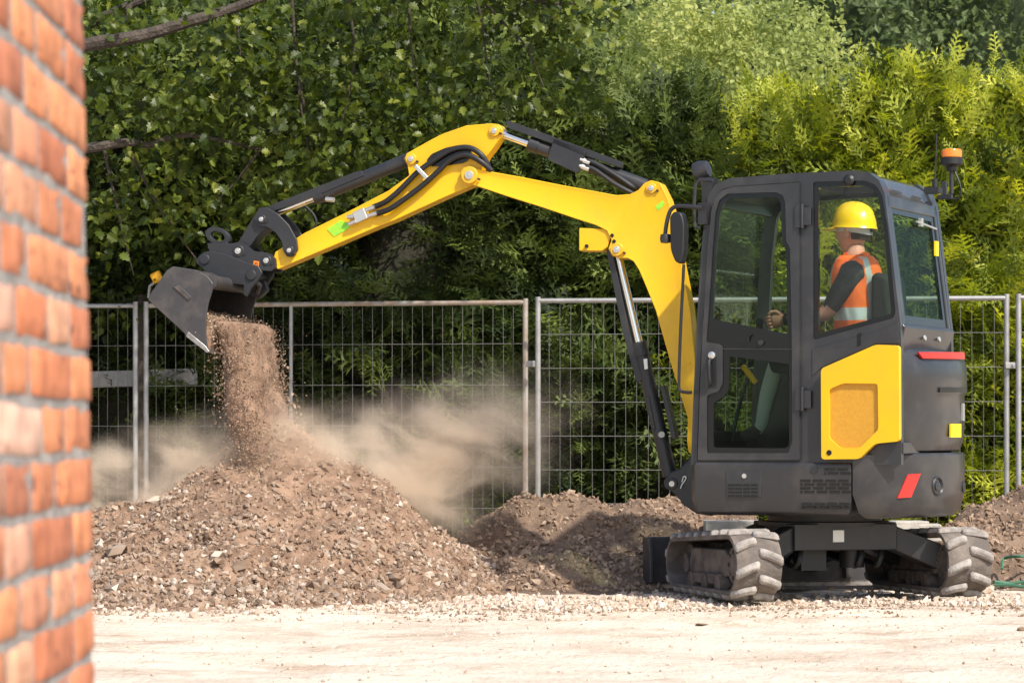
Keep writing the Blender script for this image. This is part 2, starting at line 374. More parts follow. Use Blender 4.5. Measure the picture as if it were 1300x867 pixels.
for py in (615.5, 620, 624.5, 629):
    for a in (924.5, 934, 944, 954):
        slot(a, a+8.5, py, 2.6, vh)
for i, v in enumerate(vh.v): vh.v[i] = (v[0], v[1]+.0045, v[2])
tag(vh.build('painted_hatch_slots', M['seal'], hatch), kind='stuff')  # black plates painting the dark of the hatch openings
u, z = HO.uz(945, 604, .756); MB().cyl((u, .755, z), (u, .762, z), .014, 14).build('hatch_lock', M['pin'], hatch)
u, z = HO.uz(1034, 596, .75); MB().cyl((u, .748, z), (u, .756, z), .02, 14).build('plug', M['dark'], skirt)

tail = [(-.398, .75), (-.50, .735), (-.60, .665), (-.70, .50), (-.765, .26), (-.785, .0), (-.765, -.26), (-.70, -.48), (-.60, -.63), (-.50, -.70), (-.398, -.72)]
zt = HO.uz(1160, 575, .55)[1]
lw = MB().loft([rg(tail, z0-.01, .06), rg(tail, z0+.02, .028), rg(tail, z0+.13, 0), rg(tail, zt-.012, 0), rg(tail, zt, .014)])
low = lw.build('lower_tail_weight', M['grey'], EX, bevel=.006)
# red reflector stripe and tie-down eye on the curved tail
def on_tail(px, py, poly):                # sight line against the plan outline
    rx = (px-650)/F; best = None
    for i in range(len(poly)-1):
        A = HO.matrix() @ Vector((*poly[i], 0)); B = HO.matrix() @ Vector((*poly[i+1], 0))
        den = (B.x-A.x)-rx*(B.y-A.y)
        if abs(den) < 1e-9: continue
        t = (rx*A.y-A.x)/den
        if -.001 <= t <= 1.001:
            y = A.y+(B.y-A.y)*t
            if best is None or y < best[0]: best = (y, t, i)
    y, t, i = best; a, b = Vector(poly[i]), Vector(poly[i+1]); p = a+(b-a)*t; e = (b-a).normalized(); nr = Vector((e.y, -e.x))
    if nr.dot(p) < 0: nr = -nr
    return Vector((p.x, p.y, CH+y*(HOR-py)/F)), Vector((nr.x, nr.y, 0))
def patch(name, corners, poly, matl, parent, th=.004, lift=.002, nx=4):
    """thin plate following the curved tail; corners as photo points tl, tr, br, bl"""
    tl, tr, br, bl_ = corners; q = MB(); fr, bk = [], []
    for i in range(nx+1):
        t = i/nx
        for a, b in ((tl, tr), (bl_, br)):
            p, n = on_tail(a[0]+(b[0]-a[0])*t, a[1]+(b[1]-a[1])*t, poly); fr.append(p+n*(lift+th)); bk.append(p-n*.004)
    vsx = fr+bk; o_ = len(fr); fs = []
    for i in range(nx):
        a, b, c, d = 2*i, 2*i+2, 2*i+3, 2*i+1
        fs += [(a, b, c, d), (o_+d, o_+c, o_+b, o_+a), (a, o_+a, o_+b, b), (d, c, o_+c, o_+d)]
    fs += [(0, 1, o_+1, o_), (2*nx, o_+2*nx, o_+2*nx+1, 2*nx+1)]
    return q.add(vsx, fs).build(name, matl, parent)
patch('red_reflector', [(1152, 602), (1168, 601), (1156, 631), (1139, 632)], tail, M['red'], low)
p, n = on_tail(1190, 617, tail); q = MB()
q.lathe([(.058, -.01), (.058, .004), (.050, .010), (.044, .004), (.040, -.004), (.02, -.005)], p, 24, n); tie = q.build('tie_down_socket', M['dark'], low)
MB().lathe([(.028, -.004), (.028, .006), (.012, .012), (.002, .012)], p, 18, n).build('tie_down_plug', M['grey'], tie)
p, n = on_tail(1223, 618, tail); MB().lathe([(.035, -.008), (.035, .006), (.02, .009), (.002, .004)], p, 16, n).build('tail_plug', M['dark'], low)
# sloped filler between skirt and yellow cover
MB().pr(HO.poly([(1088, 585), (1112, 563), (1147, 561), (1147, 576), (1122, 579), (1112, 586)], .70), .40, .70).build('filler_panel', M['grey'], EX, bevel=.006)

upper = [(-.50, .64), (-.655, .665), (-.70, .60), (-.765, .30), (-.79, .02), (-.77, -.26), (-.70, -.48), (-.62, -.60), (-.50, -.62)]
za, zb = HO.uz(1180, 574, .5)[1]+.004, HO.uz(1180, 443, .5)[1]
cw = MB().loft([rg(upper, za, .035), rg(upper, za+.06, .010), rg(upper, za+.20, .0), rg(upper, zb-.27, .004), rg(upper, zb-.24, -.012), rg(upper, zb-.10, -.010), rg(upper, zb-.03, .010), rg(upper, zb, .05)])
cwt = cw.build('counterweight', M['grey'], EX, bevel=.008)
up2 = offset(upper, -.004)
patch('tail_light', [(1164, 447), (1222, 447), (1223, 456), (1170, 455)], up2, M['red'], cwt, th=.002, lift=.009, nx=6)
patch('grip_slot', [(1190, 492), (1223, 492), (1223, 498), (1190, 498)], up2, M['seal'], cwt, lift=.012)
patch('yellow_sticker', [(1206, 538), (1219, 538), (1219, 555), (1206, 555)], up2, M['sticker_y'], cwt, th=.003, lift=.004, nx=2)
patch('small_emblem', [(1221, 512), (1223.4, 512), (1223.4, 534), (1221, 534)], up2, M['pin'], cwt, th=.003, lift=.004, nx=1)
# yellow engine cover
cov = rnd(HO.poly([(1042.5, 468), (1112, 437.5), (1141.5, 438.5), (1142, 560), (1111, 563), (1091, 582.5), (1043, 583)], .77), .022, 4)
hole = rnd(HO.poly([(1053, 494), (1071, 486.5), (1114.5, 487), (1115.5, 545), (1092, 568.5), (1067, 568.5), (1053, 556)], .77), .018, 3)
yc = MB().panel([cov, hole], .735, .775).build('engine_cover', M['yellow'], EX, bevel=.010, seg=3)
MB().pr(offset(hole, -.006), .735, .758).build('cover_grille', M['grille'], yc, bevel=.004)
u, z = HO.uz(1052.5, 574.5, .777); MB().cyl((u, .774, z), (u, .778, z), .016, 14).build('cover_lock', M['seal'], yc)

# --- cab
CO = [(877, 590), (879.5, 520), (884, 420), (890, 320), (895, 268), (899, 249), (908, 234), (926, 226.5), (1000, 220.5), (1086, 216.5), (1103, 219), (1116, 229), (1123, 246), (1130, 300), (1137, 360), (1143, 410), (1144, 440), (1144, 590)]
DO = [(885.5, 584), (889, 480), (893.5, 400), (899, 320), (904, 268), (908, 252), (916, 242), (930, 237.5), (1000, 233), (1014, 232), (1015, 584)]
WIN = [(1032, 231), (1098, 229.5), (1112, 235), (1120, 248), (1127, 290), (1137, 397), (1134, 404), (1032, 432)]
vL, vR = .72, -.30
co, do, win = HO.poly(CO, vL), HO.poly(DO, vL), HO.poly(WIN, vL)
cab = MB()
cab.panel([co, offset(do, -.004), rnd(win, .02, 3)], vL-.045, vL)
wr = [HO.uz(x, y, vL) for x, y in [(900, 440), (905, 320), (912, 262), (922, 246), (1000, 237), (1092, 232), (1108, 242), (1116, 260), (1130, 400), (1130, 440)]]
cab.panel([co, rnd(wr, .03, 3)], vR, vR+.045)
top = CO[5:13]; inn = [(904, 256), (913, 244), (928, 237.5), (1000, 232), (1083, 228), (1098, 231), (1107, 238), (1114, 251)]
cab.pr(HO.poly(top[:4]+[(1006, 220.2), (1006, 231.8)]+list(reversed(inn[:4])), vL), vR+.045, vL-.045)      # solid front half of the roof
back = HO.poly([(1006, 220.2)]+top[4:], vL)+list(reversed(HO.poly([(1006, 231.8)]+inn[4:], vL)))
for v0_, v1_ in ((vL-.11, vL-.045), (vR+.045, vR+.11)): cab.pr(back, v0_, v1_)
cf = cab.build('cab_frame', M['grey'], EX, bevel=.010, seg=2)
rw = HO.poly([(1006, 222), (1086, 218.3), (1102, 220.6), (1114.5, 230), (1121.5, 246)], vL); rw2 = HO.poly([(1006, 224), (1086, 220.5), (1101, 222.6), (1112.5, 231.5), (1119, 247)], vL)
MB().pr(rw+list(reversed(rw2)), vR+.11, vL-.11).build('added_roof_window', M['roof_glass'], EX, smooth=60)  # roof glazing added so sunlight reaches the operator
# rear: pillars, header, lower panel
T, B = Vector(HO.uz(1123, 246, vL)), Vector(HO.uz(1143, 410, vL)); dn = (B-T).normalized(); ins = Vector((-dn.y, dn.x))
if ins.x < 0: ins = -ins
def slab(a, b, v0, v1, th, out=0.0):
    pts = [T+dn*a-ins*out, T+dn*b-ins*out, T+dn*b+ins*th, T+dn*a+ins*th]; return [(p.x, p.y) for p in pts], v0, v1
Ln = (B-T).length
rr = MB()
for a, b, v0, v1, th in ((0, .075, vR+.045, vL-.045, .05), (-.01, Ln+.02, vL-.10, vL-.045, .05), (-.01, Ln+.02, vR+.045, vR+.09, .05)): rr.pr(*slab(a, b, v0, v1, th))
rf = rr.build('rear_frame', M['grey'], EX, bevel=.008)
lowp = [(B.x, B.y+.0), (B.x-.015, B.y-.02), (B.x+.02, B.y-.17), (B.x+.08, B.y-.17), (B.x+.06, B.y)]
lp = MB().pr(lowp, vR+.01, vL-.045).build('rear_sill_panel', M['grey'], EX, bevel=.008)
for v in (.30, .02):
    MB().lathe([(.018, 0), (.018, .008), (.01, .014), (.001, .014)], (B.x-.008, v, B.y-.075), 12, (-1, 0, .2)).build('bolt', M['pin'], lp)
rg_ = MB(); pts, a, b = slab(.07, Ln, vR+.09, vL-.10, .022, -.012); rg_.pr(pts, a, b); rgl = rg_.build('rear_window', M['rear_glass'], EX)
bd = MB()
for a0, b0, v0, v1 in ((.07, .105, vR+.09, vL-.10), (Ln-.05, Ln+.01, vR+.09, vL-.10), (.105, Ln-.05, vL-.135, vL-.10), (.105, Ln-.05, vR+.09, vR+.15)):
    bd.pr(*slab(a0, b0, v0, v1, .024, -.009))
bd.build('window_border', M['seal'], rgl)
st = MB(); c = T+dn*.27-ins*.002; st.pr([(c.x, c.y+.045), (c.x, c.y-.045), (c.x+.012, c.y-.045), (c.x+.012, c.y+.045)], vR+.10, vR+.155); st.build('yellow_sticker', M['sticker_y'], rgl)
wp = MB(); c = T+dn*.13-ins*.01; wp.cyl((c.x, .20, c.y), (c.x, -.18, c.y-.02), .007, 8); wp.box((c.x, .12, c.y), (.02, .04, .05)); wp.build('rear_wiper', M['pin'], rgl)
# quarter window
g = MB().pr(offset(win, .004), vL-.026, vL-.020); qw = g.build('quarter_window', M['glass'], EX)
MB().panel([offset(win, -.002), rnd(offset(win, .030), .02, 3)], vL-.036, vL-.012).build('window_border', M['seal'], qw)
u, z = HO.uz(1078, 229, vL); MB().lathe([(.03, 0), (.034, .012), (.02, .026), (.002, .028)], (u, vL-.004, z), 14, (0, 1, 0)).build('window_latch', M['black'], qw)
# side trim below the window
tr = MB().pr(rnd(HO.poly([(1031, 442), (1100, 425), (1141, 409), (1142, 436), (1112, 436.5), (1042, 467), (1031, 478)], .727), .012), .715, .727); tro = tr.build('side_trim', M['grey'], EX, bevel=.005)
MB().pr(HO.poly([(1088, 424), (1092.5, 422.5), (1092.5, 438), (1088, 440)], .73), .72, .7295).build('trim_slot', M['seal'], tro)
# right and front glass
MB().pr(offset(wr, .0), vR+.02, vR+.026).build('far_side_window', M['screen_glass'], EX)
FT, FB = Vector(HO.uz(899, 252, vL)), Vector(HO.uz(879, 560, vL))
MB().pr([(FT.x, FT.y), (FB.x, FB.y), (FB.x-.008, FB.y), (FT.x-.008, FT.y)], vR+.05, vL-.05).build('windscreen', M['screen_glass'], EX)
ff = MB(); ff.pr([(FT.x+.01, FT.y+.02), (FT.x-.05, FT.y+.02), (FT.x-.05, FT.y-.05), (FT.x, FT.y-.05)], vR+.05, vL-.05)
ff.build('front_header', M['grey'], EX, bevel=.006); ff = MB(); ff.pr([(FB.x+.01, FB.y+.06), (FB.x+.01, FB.y-.13), (FB.x-.05, FB.y-.13), (FB.x-.05, FB.y+.06)], vR+.05, vL-.05); ff.build('front_sill', M['grey'], EX, bevel=.006)
# --- door
GLS = [(897, 575), (897, 505), (899, 501), (912, 497), (917, 488), (917, 440), (914, 437), (896, 434), (899, 400), (904, 320), (908, 270), (913, 254), (924, 246), (985, 244), (994, 248), (997, 258), (998, 306), (1003, 315), (1005, 420), (1006, 560), (1001, 575)]
vD = .742
dd = HO.poly(DO, vD); gl = HO.poly(GLS, vD)
door = MB().panel([dd, rnd(gl, .012, 3)], vL-.02, vD).build('cab_door', M['grey'], EX, bevel=.007)
MB().pr(offset(gl, -.004), vD-.022, vD-.016).build('door_glass', M['door_glass'], door)
gin = HO.poly([(905, 568), (905, 512), (920, 502), (925, 492), (925, 452), (1001, 462), (1001, 566), (996, 569)], vD)
gup = HO.poly([(904, 405), (908, 320), (913, 272), (918, 258), (928, 252), (984, 250), (990, 255), (992, 308), (997, 318), (999, 424)], vD)
bb = MB().panel([offset(gl, -.003), rnd(gin, .015, 3), rnd(gup, .015, 3)], vD-.030, vD-.012).build('glass_border', M['seal'], door)
MB().pr(HO.poly([(897, 442), (1006, 442.5), (1006, 444), (897, 443.5)], vD), vD-.014, vD-.008).build('glass_divider', M['dark'], door)
hl = MB(); u, z = HO.uz(904, 451, vD); hl.lathe([(.022, 0), (.022, .012), (.014, .016), (.001, .016)], (u, vD, z), 14, (0, 1, 0)); hl.build('door_lock', M['pin'], door)
hd = MB(); a = HO.p3(902, 458, vD); b = HO.p3(903, 487, vD); hd.tube(smooth_path([a+Vector((0, -.005, 0)), a+Vector((0, .028, -.01)), b+Vector((0, .028, .01)), b+Vector((0, -.005, 0))], 4), .013, 8); hd.box(tuple((a+b)/2+Vector((-.01, -.008, 0))), (.06, .02, .19)); hd.build('door_handle', M['black'], door, bevel=.004)
for py in (275, 507):
    hg = MB(); a = HO.p3(1017, py, vD); hg.box(tuple(a+Vector((.012, .004, 0))), (.05, .014, .13)); hg.box(tuple(a+Vector((-.035, .0, 0))), (.05, .012, .105)); hg.cyl(a+Vector((-.010, .010, -.07)), a+Vector((-.010, .010, .07)), .011, 10)
    hg.build('hinge', M['grey'], door, bevel=.004)
MB().tube([HO.p3(950, 434, vD-.004), HO.p3(950, 426, vD+.01), HO.p3(953, 425, vD+.01)], .006, 6).build('glass_catch', M['black'], door)
u, z = HO.uz(966, 435, vD); MB().cyl((u, vD-.012, z), (u, vD+.008, z), .016, 12).build('glass_knob', M['dark'], door)
# --- cab top kit: work lamp, hand rail, mirror, beacon, aerial
lampg = MB(); c = HO.p3(892, 217, .60); lampg.lathe([(.02, -.05), (.05, -.04), (.065, .01), (.06, .045), (.002, .05)], c, 16, (.9, 0, -.25)); lampg.beam(c+Vector((0, 0, -.03)), HO.p3(908, 232, .62), .03, .02)
lampg.build('work_lamp', M['dark'], EX)
hr = MB(); pp = [HO.p3(x, y, .76) for x, y in ((905, 229), (888, 229), (883, 234), (881, 262), (882, 288), (889, 290))]
hr.tube(pp, .011, 8); hr.pr(HO.poly([(889, 226), (908, 226), (898, 262), (892, 262)], .70), .64, .70); hr.build('hand_rail', M['dark'], EX)
mr_ = MB(); mr_.tube(smooth_path([HO.p3(x, y, .80) for x, y in ((891, 264), (866, 262), (853, 265), (847, 280), (844, 300))], 4), .013, 8)
mr_.lathe([(.001, -.03), (.03, -.025), (.035, 0), (.03, .025), (.001, .03)], HO.p3(845, 303, .80), 12)
mr_.beam(HO.p3(893, 285, .74), HO.p3(893, 258, .74), .05, .05)
mo = mr_.build('mirror_arm', M['dark'], EX)
mh = MB().pr(rnd(HO.poly([(853, 276), (858, 269), (868, 270), (872, 285), (871, 322), (867, 336), (860, 333), (854, 318)], .80), .03), .76, .84); mh.build('mirror_head', M['black'], mo, bevel=.02, seg=3)
ro = MB(); ro.tube(smooth_path([HO.p3(x, y, .80) for x, y in ((868, 336), (867, 360), (864, 420), (862, 480), (863, 495), (872, 498), (878, 498))], 5), .010, 8); ro.build('guard_rail', M['black'], EX)
pb = HO.p3(1208, 250, vR); pt = HO.p3(1208, 212, vR); bk = MB(); bk.cyl(pb+Vector((0, 0, .015)), pt+Vector((0, 0, -.02)), .014, 10)
bk.box(tuple(pb+Vector((.04, 0, 0))), (.09, .03, .03)); bk.box(tuple(HO.p3(1199, 240, vR)), (.03, .03, .09)); be = bk.build('beacon_mount', M['dark'], EX, bevel=.004)
z_ = pt.z-.03
MB().lathe([(.012, 0), (.03, .004), (.034, .03), (.05, .035), (.067, .045), (.068, .085), (.05, .087)], (pt.x, pt.y, z_), 22).build('beacon_base', M['black'], be)
MB().lathe([(.062, .087), (.064, .12), (.058, .135), (.03, .139), (.001, .14)], (pt.x, pt.y, z_), 22).build('beacon_lens', M['amber'], be)
cb = MB().tube(smooth_path([HO.p3(x, y, vR) for x, y in ((1212, 218), (1218, 232), (1220, 245), (1214, 253), (1204, 251))], 5), .006, 6); cb.build('beacon_cable', M['black'], be)
ae = MB(); a = HO.p3(1187, 240, -.1); ae.cyl(a, a+Vector((0, 0, .06)), .018, 10); ae.tube([a+Vector((0, 0, .06)), HO.p3(1188, 200, -.1), HO.p3(1189, 170, -.1)], .005, 6); ae.box(tuple(a+Vector((.01, 0, -.01))), (.09, .09, .035)); ae.build('aerial', M['black'], EX)
# --- cab inside
ins_ = MB(); ins_.box((.10, .21, z1+.03), (1.05, .92, .05)); ins_.build('cab_floor', M['black'], EX)
eb = MB(); eb.pr([(-.62, z1), (.0, z1), (.02, 1.30), (-.10, 1.36), (-.60, 1.50)], -.25, .66); eb.build('engine_bulkhead', M['black'], EX, bevel=.02)
sb = MB(); SU = HO.uz(1105, 440, .21)[0]
sb.pr(rnd([(SU-.10, 1.36), (SU+.44, 1.37), (SU+.46, 1.46), (SU+.40, 1.49), (SU-.06, 1.46)], .04), -.03, .45); seat = sb.build('operator_seat', M['seat'], EX, bevel=.03, seg=3)
bkp = HO.poly([(1117, 352), (1124, 347), (1138, 352), (1146, 440), (1118, 442), (1117, 400)], .21); MB().pr(rnd(bkp, .04), .03, .39).build('backrest', M['seat'], seat, bevel=.045, seg=3)
cs = MB()
for v in (.50, -.08):
    cs.pr(rnd([(SU-.02, 1.34), (SU+.50, 1.36), (SU+.54, 1.52), (SU+.46, 1.56), (SU+.02, 1.50)], .03), v-.07, v+.07)
cons = cs.build('armrest_console', M['black'], EX, bevel=.015)
for v, px in ((.43, 966), (-.06, 966)):
    a = HO.p3(px, 440, v); b = HO.p3(px-2, 408, v); j = MB(); j.tube([a, a+(b-a)*.5], .012, 8); j.lathe([(.016, 0), (.024, .03), (.02, .07), (.026, .10), (.02, .125), (.002, .13)], a+(b-a)*.3, 12, b-a); j.build('joystick', M['black'], cons)
lv = MB(); lv.beam(HO.p3(943, 464, .52), HO.p3(960, 486, .52), .03, .03); lv.build('safety_lever', M['yellow'], cons, bevel=.006)
pd = MB()
for v in (.30, .12): pd.tube(smooth_path([HO.p3(x, y, v) for x, y in ((930, 560), (937, 520), (950, 480), (954, 470))], 5), .012, 8)
pd.box(tuple(HO.p3(915, 562, .25)), (.14, .5, .03)); pd.tube([HO.p3(902, 562, .55), HO.p3(904, 510, .55)], .02, 8); pd.build('travel_levers', M['black'], EX)
dsp = MB(); dsp.box(tuple(HO.p3(925, 556, -.15)), (.2, .16, .08)); dsp.build('dash_display', M['dark'], EX)

# --- boom
bv = .09
BOOM = [(595, 210), (611, 216), (660, 224.5), (715, 235.5), (783, 248), (800, 246.5), (810, 241.5), (818, 232.5), (826, 229), (838, 232), (848, 252), (856, 278), (861, 312), (867, 345), (876, 391), (884, 470), (893, 560), (892, 572), (884, 580), (874, 574), (872, 560), (873, 530), (851, 460), (832.5, 395), (820, 364), (811, 343), (804, 332), (797, 328), (786, 328), (777, 325), (772, 316), (776, 305), (770, 293), (756, 286), (734, 279), (685, 262.5), (642, 249), (605, 236.5), (594, 234), (586, 228), (584, 219), (588, 213)]
bp = BO.poly(BOOM, bv); bo = MB().pr(bp, -bv, bv).build('boom', M['yellow'], EX, MBO, bevel=.007)
inset_sides(bo, .020, -.006)
PV = BO.uz(595.5, 222.4, .11)
def pins(fr, lst, parent):
    for px, py, v, r, mt in lst:
        u, z = fr.uz(px, py, v)
        m = MB().cyl((u, -v, z), (u, v, z), r, 26); m.build('pin_boss', mt, parent, bevel=.006)
        q = MB().cyl((u, v-.002, z), (u, v+.008, z), r*.50, 18); q.cyl((u, v+.007, z), (u, v+.012, z), r*.17, 8); q.build('pivot_pin', M['pin'], parent, bevel=.002)
        MB().cyl((u-r*1.15, v-.02, z-r*.5), (u-r*1.15, v+.004, z-r*.5), .008, 8).build('bolt', M['dark'], parent)
pins(BO, [(595.5, 222.4, .115, .055, M['ring']), (826.5, 239, .10, .034, M['ring']), (782.7, 317, .105, .042, M['ring'])], bo)
br = MB().pr(rnd(BO.poly([(735, 289.5), (767, 290.5), (776, 298), (771, 314), (764, 319), (735, 318.5)], .075), .008), -.075, .075).build('lamp_bracket', M['yellow'], bo, bevel=.006)
for px, py in ((744.5, 312.5), (777, 299), (779.5, 306.5)):
    u, z = BO.uz(px, py, .09); MB().cyl((u, .07, z), (u, .092, z), .012, 10).build('bolt', M['seal'], bo)
st = MB().pr(BO.poly([(832, 262), (841, 255), (843.5, 260), (835, 268)], .088), .082, .0865); st.build('green_sticker', M['sticker_g'], bo)
MB().pr(BO.poly([(866, 462), (876, 460), (876, 462.5), (866, 464.5)], .09), .084, .0885).build('weld_seam', M['yellow'], bo)
# --- arm
av = .068
ARM = [(352, 342), (346, 332), (349, 320), (386, 296), (441, 269), (493, 242), (519, 223), (517, 210), (513, 202), (516, 195), (531, 186.5), (548, 177), (562, 170), (592, 159.5), (623, 157), (633, 158), (638, 165), (634, 176), (626, 188), (617, 199), (611, 212), (606, 229), (599, 235.5), (570, 248), (500, 280), (478, 288.5), (416, 315)]
arm = MB().pr(BO.poly(ARM, av), -av, av).build('dipper_arm', M['yellow'], EX, MBO, bevel=.007)
inset_sides(arm, .016, -.005)
pins(BO, [(627, 166.3, .078, .036, M['ring']), (521.5, 202, .078, .036, M['ring'])], arm)
MB().pr(rnd(BO.poly([(415, 291), (432, 280), (444, 284), (443, 290), (424, 300.5)], .07), .006), .055, .0675).build('green_sticker', M['sticker_g'], arm)
vb = MB(); c = BO.p3(458, 274, .085); vb.box(tuple(c), (.085, .05, .075), Matrix.Rotation(.4, 3, 'Y')); vbo = vb.build('hose_block', M['pin'], arm, bevel=.006)
# --- hydraulic cylinders
def cylinder(name, p0, p1, k, rr_, rb, parent, lab=None):
    """p0 rod eye, p1 barrel eye, rod visible up to fraction k"""
    a, b = Vector(p0), Vector(p1); d = (b-a)
    o = MB(); o.cyl(a+d*k, b-d*.03, rb, 22); o.cyl(a+d*(k-.012), a+d*(k+.05), rb*1.12, 22); o.cyl(b-Vector((0, .05, 0)), b+Vector((0, .05, 0)), rb*.95, 18)
    q = o.build(name, M['dark'], parent, MBO, bevel=.004)
    s = MB(); s.cyl(a, a+d*(k+.02), rr_, 18); s.build('rod', M['chrome'], q)
    e = MB(); e.cyl(a-Vector((0, .045, 0)), a+Vector((0, .045, 0)), rr_*1.5, 18); e.build('rod_eye', M['dark'], q)
    return q
# arm cylinder above the boom
ac = cylinder('arm_cylinder', BO.p3(627, 166.3, 0), BO.p3(826.5, 239, 0), .24, .026, .044, EX)
gd = MB(); gd.pr(rnd(BO.poly([(642, 154), (646, 153.5), (700, 173), (787.5, 205), (787, 213), (742, 197.5), (700, 182), (645, 163)], .05), .006), -.05, .05); gd.build('rod_guard', M['dark'], ac, bevel=.006)
gp = MB(); gp.pr(rnd(BO.poly([(703, 176), (744, 193), (735, 219), (731, 219.5), (695, 203)], .075), .004), .055, .075); gp.pr(BO.poly([(703, 176), (744, 193), (742, 199), (701, 182)], .075), -.07, .075); gp.build('valve_cover', M['dark'], ac, bevel=.005)
for k, (x0, y0) in enumerate(((741, 204), (740, 212))):
    fp = [BO.p3(x0, y0, .06), BO.p3(x0+14, y0+3, .06), BO.p3(x0+40, y0+18+k*3, .065), BO.p3(x0+62, y0+33, .05), BO.p3(x0+68, y0+37, .0)]
    MB().tube(smooth_path(fp, 5), .016, 8).build('hose', M['black'], ac)
    MB().cyl(fp[0]+Vector((.02, 0, .008)), fp[1]+Vector((.03, 0, 0)), .018, 8).build('hose_fitting', M['pin'], ac)
# bucket cylinder along the arm
bc = cylinder('bucket_cylinder', BO.p3(331.7, 278.5, 0), BO.p3(521.5, 202, 0), .37, .024, .044, EX)
gd = MB(); gd.pr(rnd(BO.poly([(340, 262), (452, 218), (459, 217), (462, 223), (400, 249), (345, 269)], .05), .006), -.05, .05); gd.build('rod_guard', M['dark'], bc, bevel=.006)
MB().tube(smooth_path([BO.p3(x, y, .03) for x, y in ((388, 262), (398, 272), (402, 284), (396, 294))], 4), .008, 6).build('hose', M['black'], bc)
MB().cyl(BO.p3(414, 253, .04), BO.p3(424, 254, .05), .016, 10).build('hose_fitting', M['pin'], bc)
# boom cylinder
mc = cylinder('boom_cylinder', BO.p3(782.7, 317, 0), BO.p3(853, 613, 0), .41, .028, .046, EX)
gd = MB(); gd.pr(rnd(BO.poly([(769.5, 318), (777, 317), (786, 360), (800, 425), (816, 482), (808, 486), (790, 420)], .04), .006), -.04, .04); gd.build('rod_guard', M['dark'], mc, bevel=.005)
gd = MB(); gd.pr(rnd(BO.poly([(838, 490), (843, 489), (858, 552), (857, 558), (852, 556)], .06), .004), -.05, .06); gd.build('barrel_guard', M['dark'], mc, bevel=.005)
gd = MB(); gd.pr(BO.poly([(819, 505), (824, 502), (832, 545), (828, 546)], .05), -.03, .05); gd.build('barrel_rail', M['dark'], mc, bevel=.004)
q = MB(); q.cyl(BO.p3(838, 552, .02), BO.p3(840, 551.5, .07), .02, 10); q.build('clip', M['pin'], mc)
q = MB().pr(BO.poly([(816.5, 456), (821, 455), (822, 468), (818, 469)], .06), .04, .052); q.build('white_mark', M['white'], mc)
# swing post
sp = MB(); POST = [(846, 607), (850, 599), (862, 595), (872, 585), (890, 560), (905, 560), (905, 655), (884, 652), (868, 641), (857, 628), (848, 620)]
sp.pr(BO.poly(POST, .10), -.10, .10); sw = sp.build('swing_post', M['dark'], EX, MBO, bevel=.012)
pins(BO, [(853, 614, .11, .036, M['dark'])], sw)
rg2 = MB().tube(smooth_path([BO.p3(x, y, .115) for x, y in ((866, 612), (868, 605), (871, 606), (869, 611), (866, 615), (864, 620))], 4), .005, 6); rg2.build('ring_pin', M['pin'], sw)
hs = MB()
for k in range(3):
    hs.tube(smooth_path([BO.p3(x+k*3, y, .02*k-.02) for x, y in ((872, 585), (868, 600), (872, 622), (884, 640))], 4), .016, 8)
hs.build('hose', M['black'], sw)
# --- hoses on the arm
hm = MB(); 
for pts, v in (([(622, 216), (612, 198), (596, 188), (575, 190), (552, 203), (530, 219), (508, 241), (490, 256), (474, 263)], .10), ([(624, 217), (610, 205), (592, 197), (572, 203), (556, 218), (536, 236), (512, 254), (494, 266), (476, 272)], .105)):
    hm.tube(smooth_path([BO.p3(x, y, v if 0 < i < len(pts)-1 else v-.03) for i, (x, y) in enumerate(pts)], 5), .018, 10)
ho_ = hm.build('arm_hoses', M['black'], arm)
MB().pr(rnd(BO.poly([(541, 205), (548, 196), (566, 188), (585, 184), (597, 188), (600, 199), (590, 207), (565, 211), (548, 212)], .07), .02), .05, .078).build('hose_grommet', M['seal'], arm)
hc = MB(); hc.beam(BO.p3(528, 211, .11), BO.p3(543, 227, .11), .05, .025); hc.build('hose_clamp', M['pin'], arm, bevel=.004)
hf = MB()
for a, b in (((462, 268), (475, 263)), ((466, 275), (478, 271)), ((441, 276), (449, 275)), ((443, 285), (452, 281))): hf.cyl(BO.p3(*a, .095), BO.p3(*b, .10), .014, 10)
hf.build('hose_fitting', M['pin'], arm)
# --- bucket linkage
lk = MB(); L1 = rnd(BO.poly([(322, 277), (329, 264), (338, 263), (352, 271), (366, 285), (376, 303), (378, 317), (372, 326), (364, 326), (359, 318), (358, 308), (350, 296), (340, 289), (328, 287)], .10), .01)
lk.pr(L1, .075, .10); lk.pr(L1, -.10, -.075); tl = lk.build('tipping_link', M['dark'], EX, MBO, bevel=.005)
pins(BO, [(331.7, 278.5, .108, .030, M['dark']), (367, 318, .108, .030, M['dark'])], tl)
lk = MB(); L2 = rnd(BO.poly([(321, 276), (334, 264), (343, 278), (338, 291), (326, 300), (318, 312), (311, 321), (300, 327), (294, 319), (304, 304)], .075), .01)
lk.pr(L2, -.072, .072); cl = lk.build('bucket_link', M['dark'], EX, MBO, bevel=.006)
